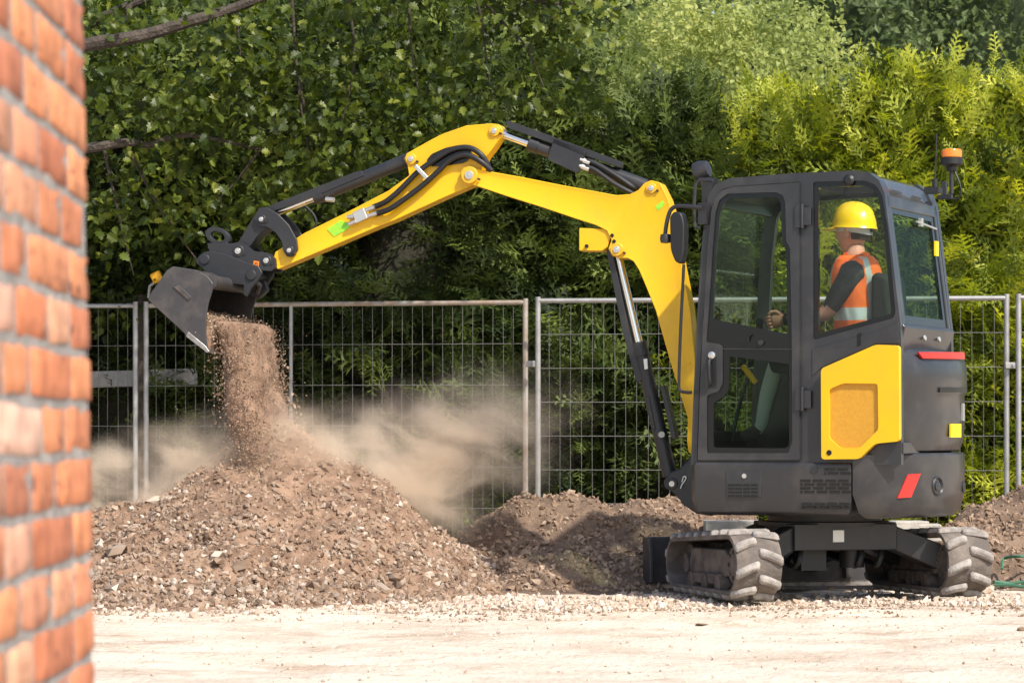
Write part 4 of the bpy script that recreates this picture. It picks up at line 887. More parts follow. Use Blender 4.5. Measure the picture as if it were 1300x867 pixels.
def heap(name, key, label, x0, x1, y0, y1, soil, stone_key, nbig, nsmall, seed, smax, label_g=None, amp=1.0, front=1.0):
    rs = np.random.RandomState(seed); cones = HEAPS[key]; st = .045
    X = np.arange(x0, x1+st, st); Y = np.arange(y0, y1+st, st)
    V = np.array([(x, y, heap_z(cones, x, y, amp)) for y in Y for x in X]); n = len(X)
    Fc = np.array([(j*n+i, j*n+i+1, (j+1)*n+i+1, (j+1)*n+i) for j in range(len(Y)-1) for i in range(n-1)])
    hgt = V[:, 2]; keep = (hgt[Fc].max(1) > -.045); Fc = Fc[keep]
    o = npmesh(name, V, Fc, M[soil], smooth=70); tag(o, label, 'heap')
    # stones: the big ones one by one, on the side that faces the viewer
    k = 0; tries = 0
    while k < nbig and tries < nbig*40:
        tries += 1; x, y = x0+(x1-x0)*rs.rand(), y0+(y1-y0)*rs.rand()**1.3; z = heap_z(cones, x, y, amp)
        if z < .015 or (fb(x, y, 2.2) < .0 and rs.rand() < .7): continue
        s = smax*(.36+.64*rs.rand()**2.2)*(1.15-.65*min(1, z))
        q = bpy.data.objects.new('stone', stone_mesh(rs.randint(9), stone_key)); COL.objects.link(q); q.parent = o
        q.location = (x, y, z+s*.18); q.rotation_euler = (rs.rand()*.8-.4, rs.rand()*.8-.4, rs.rand()*6.28); q.scale = (s, s, s); k += 1
    pos, sz = [], []
    while len(pos) < nsmall:
        x, y = x0+(x1-x0)*rs.rand(), y0+(y1-y0)*rs.rand()**1.15; z = heap_z(cones, x, y, amp)
        if z < .002: continue
        if fb(x, y, 2.2) < .05 and rs.rand() < .72: continue
        if z > .45 and rs.rand() < .45+.5*min(1, (z-.45)/.4): continue
        s = (.006+.028*rs.rand()**2.8)*(1.1-.45*min(1, z)); pos.append((x, y, z+s*.2)); sz.append(s)
    scatter('gravel', pos, sz, stone_key, o, seed+5, MIX)
    pos, sz = [], []
    while len(pos) < nsmall*1.15:
        x, y = x0+(x1-x0)*rs.rand(), y0+(y1-y0)*rs.rand()**1.1; z = heap_z(cones, x, y, amp)
        if z < .004: continue
        s = .005+.030*rs.rand()**3.4; pos.append((x, y, z-s*.15)); sz.append(s)
    scatter('soil_crumbs', pos, sz, 'clod', o, seed+6, OCT)
    return o
heap('gravel_heap', 'tipped', 'tall heap of pale mixed gravel and soil growing under the bucket', -4.6, .75, 15.7, 19.6, 'soil', 'stone', 290, 20000, 3, .072)
heap('soil_heap', 'mid', 'dark brown soil heap in front of the fence, behind the dozer blade', -1.3, 2.6, 16.9, 20.8, 'soil_dark', 'clod', 120, 9000, 7, .040, amp=1.2)
heap('rubble_heap', 'right', 'brown earth heap under the fence at the right border, behind the rear track', 2.0, 5.4, 17.2, 20.9, 'soil_dark', 'clod', 90, 7000, 9, .050, amp=1.2)
# loose gravel along the foot of the heaps and thinly over the yard
rs = np.random.RandomState(21); pos, sz = [], []
while len(pos) < 7800:
    x = -4.2+8.6*rs.rand(); y = 16.75+(rs.randn()*.38 if x < .6 else abs(rs.randn())*.8-.25)+.45*fb(x, 3, .8)
    if fb(x, y, 1.7) < -.05 and rs.rand() < .8: continue
    s = .006+.026*rs.rand()**2.4; pos.append((x, y, gz(x, y)+s*.25)); sz.append(s)
tag(scatter('gravel_strip', pos, sz, 'pale_stone', None, 33, MIX), 'pale loose gravel strewn along the foot of the heaps', 'gravel')
pos, sz = [], []
while len(pos) < 2600:
    x = -4+8.5*rs.rand(); y = 10.5+6.4*rs.rand()
    if fb(x*.7, y*1.5, 1.3) < -.05 and rs.rand() < .75: continue
    s = .003+.011*rs.rand()**3; pos.append((x, y, gz(x, y)+s*.2)); sz.append(s)
tag(scatter('grit', pos, sz, 'pale_stone', None, 35, OCT), 'fine grit and crumbs scattered over the sandy yard', 'grit')
pos, sz = [], []
while len(pos) < 7000:
    x = -4.2+8.6*rs.rand(); y = 16.35+rs.randn()*.45+.4*fb(x, 1, .9)
    if fb(x, y, 1.3) < -.1 and rs.rand() < .7: continue
    s = .003+.013*rs.rand()**3; pos.append((x, y, gz(x, y)+s*.2)); sz.append(s)
tag(scatter('spilled_crumbs', pos, sz, 'clod', None, 37, OCT), 'brown soil crumbs spilled on the sand before the tall heap', 'crumbs')
# single rocks
def rock(px, py, s, key, label, z=None, sq=(1, 1, 1), d=None):
    d = d or CH*F/(py-HOR); p = at(px, py, d); q = bpy.data.objects.new('rock', stone_mesh(int(px) % 9, key)); COL.objects.link(q)
    q.location = (p.x, d, max(gz(p.x, d), heap_z(HEAPS['tipped'], p.x, d) if -4.5 < p.x < .7 and d > 15.8 else -1)+s*.22); q.scale = (s*sq[0], s*sq[1], s*sq[2]); q.rotation_euler = (.2, .1, px*.7); tag(q, label, 'rock', 'loose rocks round the heaps'); return q
rock(1016, 757, .05, 'pale_stone', 'whitish rock lying in the shade between the two tracks')
rock(611, 652, .06, 'pale_stone', 'pale flat rock half way up the tall gravel heap', z=.36, d=17.6) if False else None
rock(1283, 712, .13, 'clod', 'rounded brown boulder above the green hose', sq=(1, .9, .85), d=18.9)
rock(1253, 742, .07, 'pale_stone', 'tan rock just past the rear track, below the hose', d=18.0)
rock(1296, 800, .035, 'clod', 'dark small rock on open sand at the right border')
rock(892, 789, .04, 'clod', 'flat brown clod on the sand in front of the blade-side track', sq=(1.6, 1, .4))
rock(150, 757, .10, 'stone', 'dark grey rubble lump beside the brick wall', sq=(1.3, 1, .7))
rock(196, 748, .11, 'pale_stone', 'broken pale slab leaning at the heap foot', sq=(1.6, 1, .35), z=.05)
rock(176, 738, .15, 'pale_stone', 'large pale broken slab above the grey rubble lump', sq=(1.8, 1.2, .3), z=.10)
rock(136, 735, .10, 'stone', 'angular rubble piece on the heap edge next to the wall', z=.12)
rock(545, 757, .045, 'pale_stone', 'cream stone at the heap foot near the middle')
rock(488, 752, .05, 'pale_stone', 'blocky white stone at the heap foot under the stream')
rock(640, 760, .04, 'pale_stone', 'cream stone in the dip between the two heaps')

# ---------------------------------------------------------------- soil falling from the bucket
# a sheet as wide as the bucket: near edge seen at these photo points, same fall for the whole width
EDGE = [(0, 258, 404), (.05, 266, 414), (.2, 273, 448), (.37, 281, 492), (.55, 287, 532), (.72, 292, 566), (.86, 298, 600), (1, 306, 640)]
def fall(t):
    for a, b in zip(EDGE, EDGE[1:]):
        if t <= b[0]: k = (t-a[0])/(b[0]-a[0]); return a[1]+(b[1]-a[1])*k, a[2]+(b[2]-a[2])*k
    return EDGE[-1][1:]
BMX = BO.matrix(); rs = np.random.RandomState(5)
core = MB(); rings = []
for i in range(34):
    t = i/33*.97+.02; px, py = fall(t); u, z = BO.uz(px, py, .40); ring = []
    for k in range(36):
        th = 2*math.pi*k/36; e = .35; cv, cu = math.cos(th), math.sin(th); v = .36*math.copysign(abs(cv)**.6, cv)*(1-.10*t); q = .10*math.copysign(abs(cu)**.8, cu)*(1+.25*t)
        w_ = 1+.45*noise.noise(Vector((v*6, q*9, t*5)))+.40*noise.noise(Vector((v*17, q*20, t*9)))+.2*noise.noise(Vector((v*40, q*30, t*22)))
        ring.append(BMX @ Vector((u-.09+q*w_, v*(.92+.10*w_), z+.0)))
    rings.append(ring)
core.loft(rings)
FS = empty('falling_soil', tuple(rings[-1][0])); FS.location = (0, 0, 0); tag(FS, 'brown soil pouring down from the bucket mouth onto the heap', 'soil', kind='stuff')
core.build('soil_stream', M['soil'], FS, smooth=80)['kind'] = 'stuff'
pos, sz = [], []
while len(pos) < 40000:
    t = rs.rand(); px, py = fall(t); u, z = BO.uz(px, py, .40); v = (rs.rand()*2-1)*.40+rs.randn()*.012*(1+2*t); w_ = rs.randn()*.060*(1+.4*t)
    if fb(v*7+3, t*7, 1.0) < -.30: continue
    pos.append(tuple(BMX @ Vector((u-.09+w_, v, z+rs.randn()*.015)))); sz.append(.0026+.008*rs.rand()**5)
for _ in range(260):
    t = rs.rand()**.7; px, py = fall(t); u, z = BO.uz(px, py, .40); pos.append(tuple(BMX @ Vector((u-.09+rs.randn()*.17, rs.randn()*.34, z)))); sz.append(.0025+.005*rs.rand())
for _ in range(170):
    t = rs.rand(); px, py = fall(t); u, z = BO.uz(px, py, .40); pos.append(tuple(BMX @ Vector((u-.09+rs.randn()*.08, (rs.rand()*2-1)*.38, z)))); sz.append(.012+.016*rs.rand()**2)
scatter('clods', pos, sz, 'clod', FS, 44, OCT)
# soil still lying in the bucket: a lumpy tongue reaching the lip
rs = np.random.RandomState(6); ld = MB(); prof = [(266, 446), (268, 428), (266, 412), (256, 404), (242, 399), (226, 396), (208, 391), (196, 381), (214, 399), (240, 420)]
rings = []
for i in range(15):
    v = .405-.81*i/14; rings.append([BMX @ Vector((a[0]+.02*noise.noise(Vector((a[0]*9, v*7, 1)))*(j < 6), v, a[1]+.035*noise.noise(Vector((a[0]*9, v*7, 5)))*(0 < j < 7))) for j, a in enumerate(BO.poly(prof, .42))])
ld.loft(rings); lo = ld.build('bucket_load', M['soil'], smooth=80); tag(lo, 'brown soil still lying inside the tipped bucket', 'soil')
pos, sz = [], []
pf = BO.poly(prof[1:7], .42)
for _ in range(5200):
    k = rs.randint(5); f = rs.rand(); u = pf[k][0]+(pf[k+1][0]-pf[k][0])*f; z = pf[k][1]+(pf[k+1][1]-pf[k][1])*f; v = (rs.rand()*2-1)*.40
    pos.append(tuple(BMX @ Vector((u+rs.randn()*.008, v, z+rs.randn()*.012)))); sz.append(.004+.013*rs.rand()**2.4)
scatter('clods', pos, sz, 'clod', lo, 45, OCT)

# ---------------------------------------------------------------- dust clouds
def dust(name, c, size, dens, label, rot, seed, flow=(.9, 1, 1.3), thr=(.43, .72), base=.035):
    """thin wind-drawn dust: ellipsoid filled with stretched noise that fades to nothing at its skin"""
    bpy.ops.mesh.primitive_ico_sphere_add(subdivisions=3, radius=1, location=c); o = bpy.context.object; o.name = name; o.scale = size; o.rotation_euler = (0, rot, 0)
    m = bpy.data.materials.new(name); m.use_nodes = True; t = m.node_tree; t.nodes.clear(); L = t.links.new; N = t.nodes.new
    out = N('ShaderNodeOutputMaterial'); pv = N('ShaderNodeVolumePrincipled'); pv.inputs['Color'].default_value = (.95, .82, .67, 1); pv.inputs['Anisotropy'].default_value = .0
    tc = N('ShaderNodeTexCoord'); ln = N('ShaderNodeVectorMath'); ln.operation = 'LENGTH'; L(tc.outputs['Object'], ln.inputs[0])
    fo = N('ShaderNodeMapRange'); fo.interpolation_type = 'SMOOTHERSTEP'; fo.inputs[1].default_value = 1.0; fo.inputs[2].default_value = .0; L(ln.outputs['Value'], fo.inputs[0])
    ge = N('ShaderNodeNewGeometry'); vr = N('ShaderNodeVectorRotate'); vr.rotation_type = 'Y_AXIS'; vr.inputs['Angle'].default_value = rot; L(ge.outputs['Position'], vr.inputs['Vector'])
    mp = N('ShaderNodeMapping'); mp.inputs['Location'].default_value = (seed, seed*.7, 0); mp.inputs['Scale'].default_value = flow; L(vr.outputs[0], mp.inputs[0])
    nz = N('ShaderNodeTexNoise'); nz.inputs['Scale'].default_value = 2.6; nz.inputs['Detail'].default_value = 6; nz.inputs['Roughness'].default_value = .62; nz.inputs['Distortion'].default_value = .5; L(mp.outputs[0], nz.inputs[0])
    nr = N('ShaderNodeMapRange'); nr.inputs[1].default_value, nr.inputs[2].default_value = thr; nr.inputs[3].default_value = base; L(nz.outputs['Fac'], nr.inputs[0])
    a = N('ShaderNodeMath'); a.operation = 'MULTIPLY'; L(fo.outputs[0], a.inputs[0]); L(nr.outputs[0], a.inputs[1])
    b = N('ShaderNodeMath'); b.operation = 'MULTIPLY'; b.inputs[1].default_value = dens; L(a.outputs[0], b.inputs[0]); L(b.outputs[0], pv.inputs['Density']); L(pv.outputs[0], out.inputs['Volume'])
    o.data.materials.append(m); tag(o, label, 'dust', 'dust clouds blowing off the heap', 'stuff'); return o
if DUST:
    dust('dust_cloud', at(200, 618, 18.45), (1.30, .42, .50), 19, 'tan dust cloud drifting towards the brick wall', -.22, 1.3)
    dust('dust_cloud', at(500, 605, 19.0), (1.60, .55, .72), 12, 'tan dust cloud blowing over the fence beside the soil heap', -.38, 6.1)
    dust('dust_cloud', at(355, 585, 18.35), (1.05, .42, .52), 9, 'small dust puff where the falling soil strikes the heap', 0, 3.4, (1, 1, 1.2))
# ---------------------------------------------------------------- brick wall at the near left
M['mortar'] = mat('grey_mortar', (.38, .36, .335), .95, 0, (.20, .185, .17), 18, (.4, .65), bump=.9, bscale=90)
def brick_mat():
    m = bpy.data.materials.new('fired_brick'); m.use_nodes = True; t = m.node_tree; b = t.nodes['Principled BSDF']; L = t.links.new; N = t.nodes.new
    b.inputs['Roughness'].default_value = .9; b.inputs['Specular IOR Level'].default_value = .25
    oi = N('ShaderNodeObjectInfo'); cr = N('ShaderNodeValToRGB'); e = cr.color_ramp.elements
    e[0].position = 0; e[0].color = (.47, .165, .085, 1); e[1].position = 1; e[1].color = (.64, .42, .32, 1)
    for p, c in ((.2, (.58, .225, .105)), (.4, (.62, .26, .125)), (.55, (.38, .13, .07)), (.7, (.64, .34, .21)), (.85, (.54, .18, .08))): q = e.new(p); q.color = (*c, 1)
    L(oi.outputs['Random'], cr.inputs[0]); tc = N('ShaderNodeTexCoord')
    ad = N('ShaderNodeVectorMath'); ad.operation = 'ADD'; sc = N('ShaderNodeVectorMath'); sc.operation = 'SCALE'; L(oi.outputs['Location'], sc.inputs[0]); sc.inputs['Scale'].default_value = 9; L(tc.outputs['Object'], ad.inputs[0]); L(sc.outputs[0], ad.inputs[1])
    n = N('ShaderNodeTexNoise'); n.inputs['Scale'].default_value = 14; n.inputs['Detail'].default_value = 7; L(ad.outputs[0], n.inputs[0])
    mr = N('ShaderNodeMapRange'); mr.inputs[1].default_value = .3; mr.inputs[2].default_value = .7; mr.inputs[3].default_value = .68; mr.inputs[4].default_value = 1.28; L(n.outputs['Fac'], mr.inputs[0])
    hs = N('ShaderNodeHueSaturation'); L(mr.outputs[0], hs.inputs['Value']); L(cr.outputs[0], hs.inputs['Color'])
    n2 = N('ShaderNodeTexNoise'); n2.inputs['Scale'].default_value = 38; n2.inputs['Detail'].default_value = 3; L(ad.outputs[0], n2.inputs[0])
    m2 = N('ShaderNodeMapRange'); m2.inputs[1].default_value = .62; m2.inputs[2].default_value = .68; L(n2.outputs['Fac'], m2.inputs[0])
    mx = N('ShaderNodeMix'); mx.data_type = 'RGBA'; mx.inputs[7].default_value = (.16, .055, .04, 1); L(m2.outputs[0], mx.inputs[0]); L(hs.outputs[0], mx.inputs[6]); L(mx.outputs[2], b.inputs['Base Color'])
    bp = N('ShaderNodeBump'); bp.inputs['Strength'].default_value = .5; bp.inputs['Distance'].default_value = .006; L(n.outputs['Fac'], bp.inputs['Height']); L(bp.outputs[0], b.inputs['Normal']); return m
M['brick'] = brick_mat()
# face seen at a grazing angle; far corner at the photo column 113
WD = 4.25; CW = .075                                # distance of the far corner, course height
wx = at(113, 0, WD).x; nearx = at(0, 0, 3.42).x
wdir = Vector((nearx-wx, 3.42-WD, 0)).normalized(); wn = Vector((-wdir.y, wdir.x, 0))   # along the face towards the camera; face normal
if wn.x < 0: wn = -wn
WALLM = Matrix(((wdir.x, wn.x, 0, wx), (wdir.y, wn.y, 0, WD), (0, 0, 1, 0), (0, 0, 0, 1)))
BWL = empty('brick_wall', m=Matrix.Translation((wx, WD, 1)) @ Matrix.Rotation(R(-.9), 4, 'Y') @ Matrix.Translation((-wx, -WD, -1)) @ WALLM); tag(BWL, 'rough orange brick wall with grey mortar at the near left border', 'wall')
Hw = 1.95; Lw = 2.1; Tk = .25
mo = MB(); mo.box((Lw/2+.004, -Tk/2+.001, Hw/2), (Lw, Tk-.003, Hw)); mo.build('mortar', M['mortar'], BWL)
brs = random.Random(4); bmeshes = []
def brick_mesh(L_, seed):
    r_ = random.Random(seed); m = MB(); h = CW-.0145; d = .118; bm = bmesh.new()
    nx_, nz_ = 6, 3; bmesh.ops.create_cube(bm, size=1)
    bmesh.ops.subdivide_edges(bm, edges=bm.edges[:], cuts=2, use_grid_fill=True)
    for v in bm.verts:
        v.co = Vector((v.co.x*L_, v.co.y*d, v.co.z*h)); on = sum(abs(abs(c)-q/2) < 1e-4 for c, q in zip(v.co, (L_, d, h)))
        j = .0010 if on < 2 else .0030
        v.co += Vector((r_.uniform(-j, j), r_.uniform(-.0006, .0006)-(.003 if on > 1 and r_.random() < .15 else 0)*(v.co.y > 0), r_.uniform(-j, j)))
    bmesh.ops.bevel(bm, geom=[e for e in bm.edges if e.calc_face_angle(0) > .9], offset=.0012, segments=1, affect='EDGES')
    me = bpy.data.meshes.new('brick'); bm.to_mesh(me); bm.free(); me.materials.append(M['brick']); me.polygons.foreach_set('use_smooth', [True]*len(me.polygons)); me.set_sharp_from_angle(angle=R(50)); return me
ST = [brick_mesh(.36, s) for s in range(5)]; HD = [brick_mesh(.185, 20+s) for s in range(5)]; QT = [brick_mesh(.25, 40+s) for s in range(4)]
GAP = .034
def brick(x, y, z, me, rz=0):
    o = bpy.data.objects.new('brick', me); COL.objects.link(o); o.parent = BWL
    o.location = (x, y, z); o.rotation_euler = (brs.uniform(-.01, .01), brs.uniform(-.012, .012), rz+brs.uniform(-.003, .003)); return o
nc = int(Hw/CW)
# courses hang from the row seen level with the lens
for c in range(nc):
    z = (c+.5)*CW-.012+.004; x = brs.choice([0, 0, .004, -.004]); k = brs.randint(0, 1); first = True
    while x < Lw-.02:
        me = ([HD, HD, QT, HD, ST][(k+c*2) % 5] if x < .75 else [ST, HD, ST][(k+c) % 3]); k += 1
        L_ = .185 if me is HD else (.25 if me is QT else .36); x2 = x+L_
        if x < .3 and c == 17 and first: x += .07; first = False; continue      # a brick is missing at the corner, mortar shows
        brick(x+L_/2, -.0572+brs.uniform(-.0006, .0016), z, brs.choice(me)); first = False; x = x2+GAP
    # back leaf of the wall
    x = 0.0
    while x < Lw-.02: brick(x+.18, -Tk+.060, z, brs.choice(ST), math.pi); x += .36+GAP

# ---------------------------------------------------------------- fence panels
M['galv'] = mat('galvanised_steel', (.42, .41, .40), .45, .55, (.30, .29, .28), 9, (.4, .7))
M['rusty'] = mat('rusty_galvanised_tube', (.30, .22, .16), .6, .3, (.40, .37, .34), 5, (.42, .62))
M['wire'] = mat('fence_wire', (.17, .165, .155), .6, .3)
M['concrete'] = mat('concrete', (.42, .40, .37), .9, 0, (.32, .30, .28), 12, (.4, .65), bump=.4, bscale=60)
def fence_panel(p0, p1, label, hgap, vgap, tubes=('galv', 'galv', 'galv'), mid=None, H=2.0, z0=.04):
    a, b = Vector((*p0, 0)), Vector((*p1, 0)); d = (b-a); L_ = d.length; d.normalize()
    m = Matrix(((d.x, -d.y, 0, a.x), (d.y, d.x, 0, a.y), (0, 0, 1, 0), (0, 0, 0, 1))); e = empty('mesh_fence', m=m); tag(e, label, 'fence', 'mesh fence panels along the hedge')
    MB().cyl((0, 0, 0), (0, 0, H+.03), .021, 12).build('post', M[tubes[0]], e); MB().cyl((L_, 0, 0), (L_, 0, H+.03), .021, 12).build('post', M[tubes[1]], e)
    MB().cyl((0, 0, H), (L_, 0, H), .019, 12).build('top_rail', M[tubes[2]], e); MB().cyl((0, 0, z0+.08), (L_, 0, z0+.08), .019, 12).build('bottom_rail', M['galv'], e)
    if mid: MB().cyl((mid, 0, .1), (mid, 0, H), .015, 10).build('post', M['galv'], e)
    wr_ = MB(); x = vgap; r_ = random.Random(int(L_*1000))
    while x < L_-.02:
        j = r_.uniform(-.006, .006); wr_.tube([(x, .004, z0+.06), (x+j, .004+j*.4, 1.0), (x, .004, H)], .0019, 5); x += vgap
    z = H-hgap
    while z > z0+.1: wr_.tube([(0, -.003, z), (L_*.5, -.003, z+r_.uniform(-.004, .004)), (L_, -.003, z)], .0025, 5); z -= hgap
    w = wr_.build('wire_mesh', M['wire'], e, smooth=0); w['kind'] = 'stuff'
    return e, m
def fp(px, s): d = F/s; return ((px-650)/s, d)
P1 = fence_panel(fp(-60, 160.5), fp(172, 162), 'mesh fence panel beside the brick wall, left of the warning lamp', .315, .079)
P2 = fence_panel(fp(185.5, 162), fp(667, 166), 'mesh fence panel behind the falling soil, with rusty tubes and a middle post', .315, .079, ('galv', 'rusty', 'rusty'), mid=1.17)
P3 = fence_panel(fp(683, 168), fp(1278, 171.5), 'long mesh fence panel behind boom cylinder and cab', .255, .083, mid=None)
P4 = fence_panel(fp(1293, 172), fp(1700, 174), 'mesh fence panel cut by the right border of the photo', .255, .083)
def clamp(px, py, s, w_=.10):
    d = F/s; c = at(px, py, d); o = MB(); o.box((0, -.012, 0), (w_, .012, .045)); o.box((0, .022, 0), (w_, .012, .045)); o.cyl((0, -.035, 0), (0, .04, 0), .011, 8); q = o.build('fence_clamp', M['galv'], None, Matrix.Translation((c.x, d-.02, c.z)), bevel=.003); return q
tag(clamp(675, 462, 167), 'bright steel clamp joining the two fence posts left of the boom cylinder', 'clamp', 'fence clamps'); tag(clamp(1285, 464, 171.7, .11), 'dull clamp joining two fence posts beside the counterweight', 'clamp', 'fence clamps')
# feet blocks under the joints
for i, (px, s, nm) in enumerate(((179, 162, 'concrete ballast block under the fence posts by the warning lamp'), (675, 167, 'concrete ballast block under the fence posts between the heaps'), (1286, 171.7, 'concrete ballast block under the fence posts by the counterweight'))):
    x, y = fp(px, s); f_ = MB(); f_.loft([[(x+a*.36, y+b*.12, z) for a, b in ((-1, -1), (1, -1), (1, 1), (-1, 1))] for z in (-.01, .09)]+[[(x+a*.30, y+b*.09, .14) for a, b in ((-1, -1), (1, -1), (1, 1), (-1, 1))]])
    tag(f_.build('ballast_block', M['concrete'], bevel=.01), nm, 'ballast', 'concrete ballast of the fence')
# warning lamp on the post, a rail beyond the fence, a pole in the trees
M['lampy'] = mat('amber_yellow_lens', (.85, .42, .01), .3)
x, y = fp(185, 162); wl = MB(); c = at(199, 352, y-.03); wl.box((0, 0, 0), (.085, .06, .085), Matrix.Rotation(-.45, 3, 'Y')); wlo = wl.build('warning_lamp', M['lampy'], None, Matrix.Translation(c), bevel=.015, seg=3)
tag(wlo, 'small yellow warning lamp on a fence post beside the bucket', 'lamp')
lb = MB(); lb.tube([(0, 0, -.03), (-.055, 0, -.07), (-.068, .02, -.16)], .012, 8); lb.build('bracket', M['galv'], wlo)
M['greywood'] = mat('weathered_board', (.30, .29, .28), .85, 0, (.22, .21, .20), 6, (.4, .65), bump=.3, bscale=40)
bd = MB(); p0, p1 = at(108, 482, 22.6), at(251, 478, 22.6); bd.beam(p0, p1, .05, .13); tag(bd.build('board', M['greywood'], bevel=.006), 'grey board fixed level behind the fence next to the wall', 'board')
tp = MB(); c = at(179.5, 0, 22.45); tp.cyl((c.x, c.y, 0), (c.x, c.y, 2.1), .04, 10); M['bark'] = mat('bark', (.045, .034, .026), .9, 0, (.085, .066, .052), 14, (.4, .65), bump=1, bscale=40)
tag(tp.build('timber_post', M['bark'], bevel=.006), 'dark timber post holding the grey board behind the fence', 'post')
M['pole'] = mat('pale_pole_paint', (.30, .30, .34), .5)
c = at(274, 0, 27); pl = MB(); pl.cyl((c.x, c.y, 0), (c.x, c.y, 5.6), .038, 12); pl.cyl((c.x, c.y, 0), (c.x, c.y, .5), .055, 12); pl.cyl((c.x, c.y, 5.55), (c.x, c.y, 5.6), .05, 12); tag(pl.build('lamp_pole', M['pole'], bevel=.004), 'slim pale metal pole half hidden among the tree leaves', 'pole')
# concrete blocks stacked behind the machine
M['block'] = mat('pale_concrete_block', (.46, .43, .38), .9, 0, (.36, .33, .29), 8, (.4, .65), bump=.3, bscale=70)
bi = 0
BLBL = ['wide lower concrete block behind the blade-side track', 'wide upper concrete block behind the blade-side track', 'middle lower concrete block behind the blade-side track', 'middle upper concrete block behind the blade-side track', 'narrow concrete block left of the slew ring', 'narrow concrete block touching the slew ring edge', 'lower concrete block behind the rear track', 'pale upper concrete block right of the slew ring', 'pale upper concrete block next to the rear track top']
for px, z, wd in ((921, .30, .22), (917, .42, .21), (947, .30, .14), (949, .42, .13), (966, .38, .10), (978, .36, .10), (1140, .30, .18), (1153, .42, .2), (1176, .40, .16)):
    d = 19.0 if px < 1000 else 18.9; s = F/d; c = at(px, 0, d); m = MB(); m.box((0, 0, 0), (wd*1.15, .22, .115)); o = m.build('concrete_block', M['block'], None, Matrix.Translation((c.x, d, z-.06)) @ Matrix.Rotation(.06*((bi*7) % 5-2), 4, 'Z'), bevel=.008)
    o['category'] = 'block'; o['group'] = 'concrete blocks stacked behind the tracks'; bi += 1
    o['label'] = BLBL[bi-1]
for px, d in ((935, 19.0), (1158, 18.9)):
    c = at(px, 0, d); m = MB(); m.box((0, 0, 0), (.55, .36, .18)); o = m.build('pallet_block', M['greywood'], None, Matrix.Translation((c.x, d, .09)), bevel=.01); tag(o, 'low pallet under the concrete blocks behind the %s track' % ('blade-side' if px < 1000 else 'rear'), 'pallet')
# green hose on the right
M['hose'] = mat('green_hose', (.05, .15, .09), .5)
hp = [at(px, py, 18.3) for px, py in ((1272, 722), (1280, 710), (1296, 706), (1320, 708), (1345, 722), (1340, 738), (1310, 744), (1268, 743), (1255, 740))]
h_ = MB(); h_.tube(smooth_path([(p.x, p.y+(.15 if i % 2 else 0), max(p.z, .02)) for i, p in enumerate(hp)], 8), .010, 8)
for k in range(3): h_.tube(smooth_path([at(px, 737+k*4+3*math.sin(px*.05+k*2), 18.25-k*.12+.08*math.sin(px*.03+k)) for px in (1262, 1280, 1300, 1330, 1380)], 6), .010, 8)
tag(h_.build('garden_hose', M['hose']), 'green coiled hose lying at the right border past the rear track', 'hose')
# floating stems of far parasol etc. are left out
# ---------------------------------------------------------------- foliage
def leaf_mat(name, cols, trans=.35, rough=.55, vs=1.3):
    """two-sided leaf: colour picked per leaf, light passes through"""
    m = bpy.data.materials.new(name); m.use_nodes = True; t = m.node_tree; t.nodes.clear(); L = t.links.new; N = t.nodes.new
    out = N('ShaderNodeOutputMaterial'); pb = N('ShaderNodeBsdfPrincipled'); tr = N('ShaderNodeBsdfTranslucent'); mx = N('ShaderNodeMixShader'); mx.inputs[0].default_value = trans
    pb.inputs['Roughness'].default_value = rough; pb.inputs['Specular IOR Level'].default_value = .35
    at_ = N('ShaderNodeAttribute'); at_.attribute_name = 'tone'; oi = N('ShaderNodeObjectInfo')
    cr = N('ShaderNodeValToRGB'); e = cr.color_ramp.elements
    while len(e) > 1: e.remove(e[-1])
    e[0].position = 0; e[0].color = (*cols[0], 1)
    for i, c in enumerate(cols[1:]): q = e.new((i+1)/(len(cols)-1)); q.color = (*c, 1)
    L(at_.outputs['Fac'], cr.inputs[0]); L(cr.outputs[0], pb.inputs['Base Color'])
    hs = N('ShaderNodeHueSaturation'); hs.inputs['Value'].default_value = 1.25; hs.inputs['Saturation'].default_value = 1.1; L(cr.outputs[0], hs.inputs['Color']); L(hs.outputs[0], tr.inputs[0])
    L(pb.outputs[0], mx.inputs[1]); L(tr.outputs[0], mx.inputs[2]); L(mx.outputs[0], out.inputs[0]); return m
def frond(seed, n=8):
    """flat scale-leaf spray: thin side shoots along a bent rib; length 1 along +x"""
    r = np.random.RandomState(seed); V, T = [], []
    def tri(a, b, c): i = len(V); V.extend([a, b, c]); T.append((i, i+1, i+2))
    bend = lambda x: -.18*x*x
    tri((0, -.03, 0), (1.05, 0, bend(1)), (0, .03, 0))
    for i in range(n):
        x = .08+.86*i/n; s = 1 if i % 2 else -1; ln = (.34*(1-x)+.12)*(.8+.4*r.rand()); a = s*(.75+.25*r.rand())
        ex, ey = x+ln*math.cos(a), ln*math.sin(a); wz = bend(x)+(r.rand()-.5)*.08; w_ = .055
        tri((x-w_, 0, bend(x)), (x+w_, 0, bend(x)), (ex, ey, wz-.05*ln))
        mx_, my_ = x+(ex-x)*.45, ey*.45; a2 = a+s*.5; l2 = ln*.5
        tri((mx_-.035, my_, wz*.5+bend(x)*.5), (mx_+.04, my_, wz*.5+bend(x)*.5), (mx_+l2*math.cos(a2), my_+l2*math.sin(a2), wz))
        a3 = a-s*.55; tri((mx_-.035, my_, wz*.5+bend(x)*.5), (mx_+.04, my_, wz*.5+bend(x)*.5), (mx_+l2*math.cos(a3), my_+l2*math.sin(a3), wz))
    return np.array(V), np.array(T)
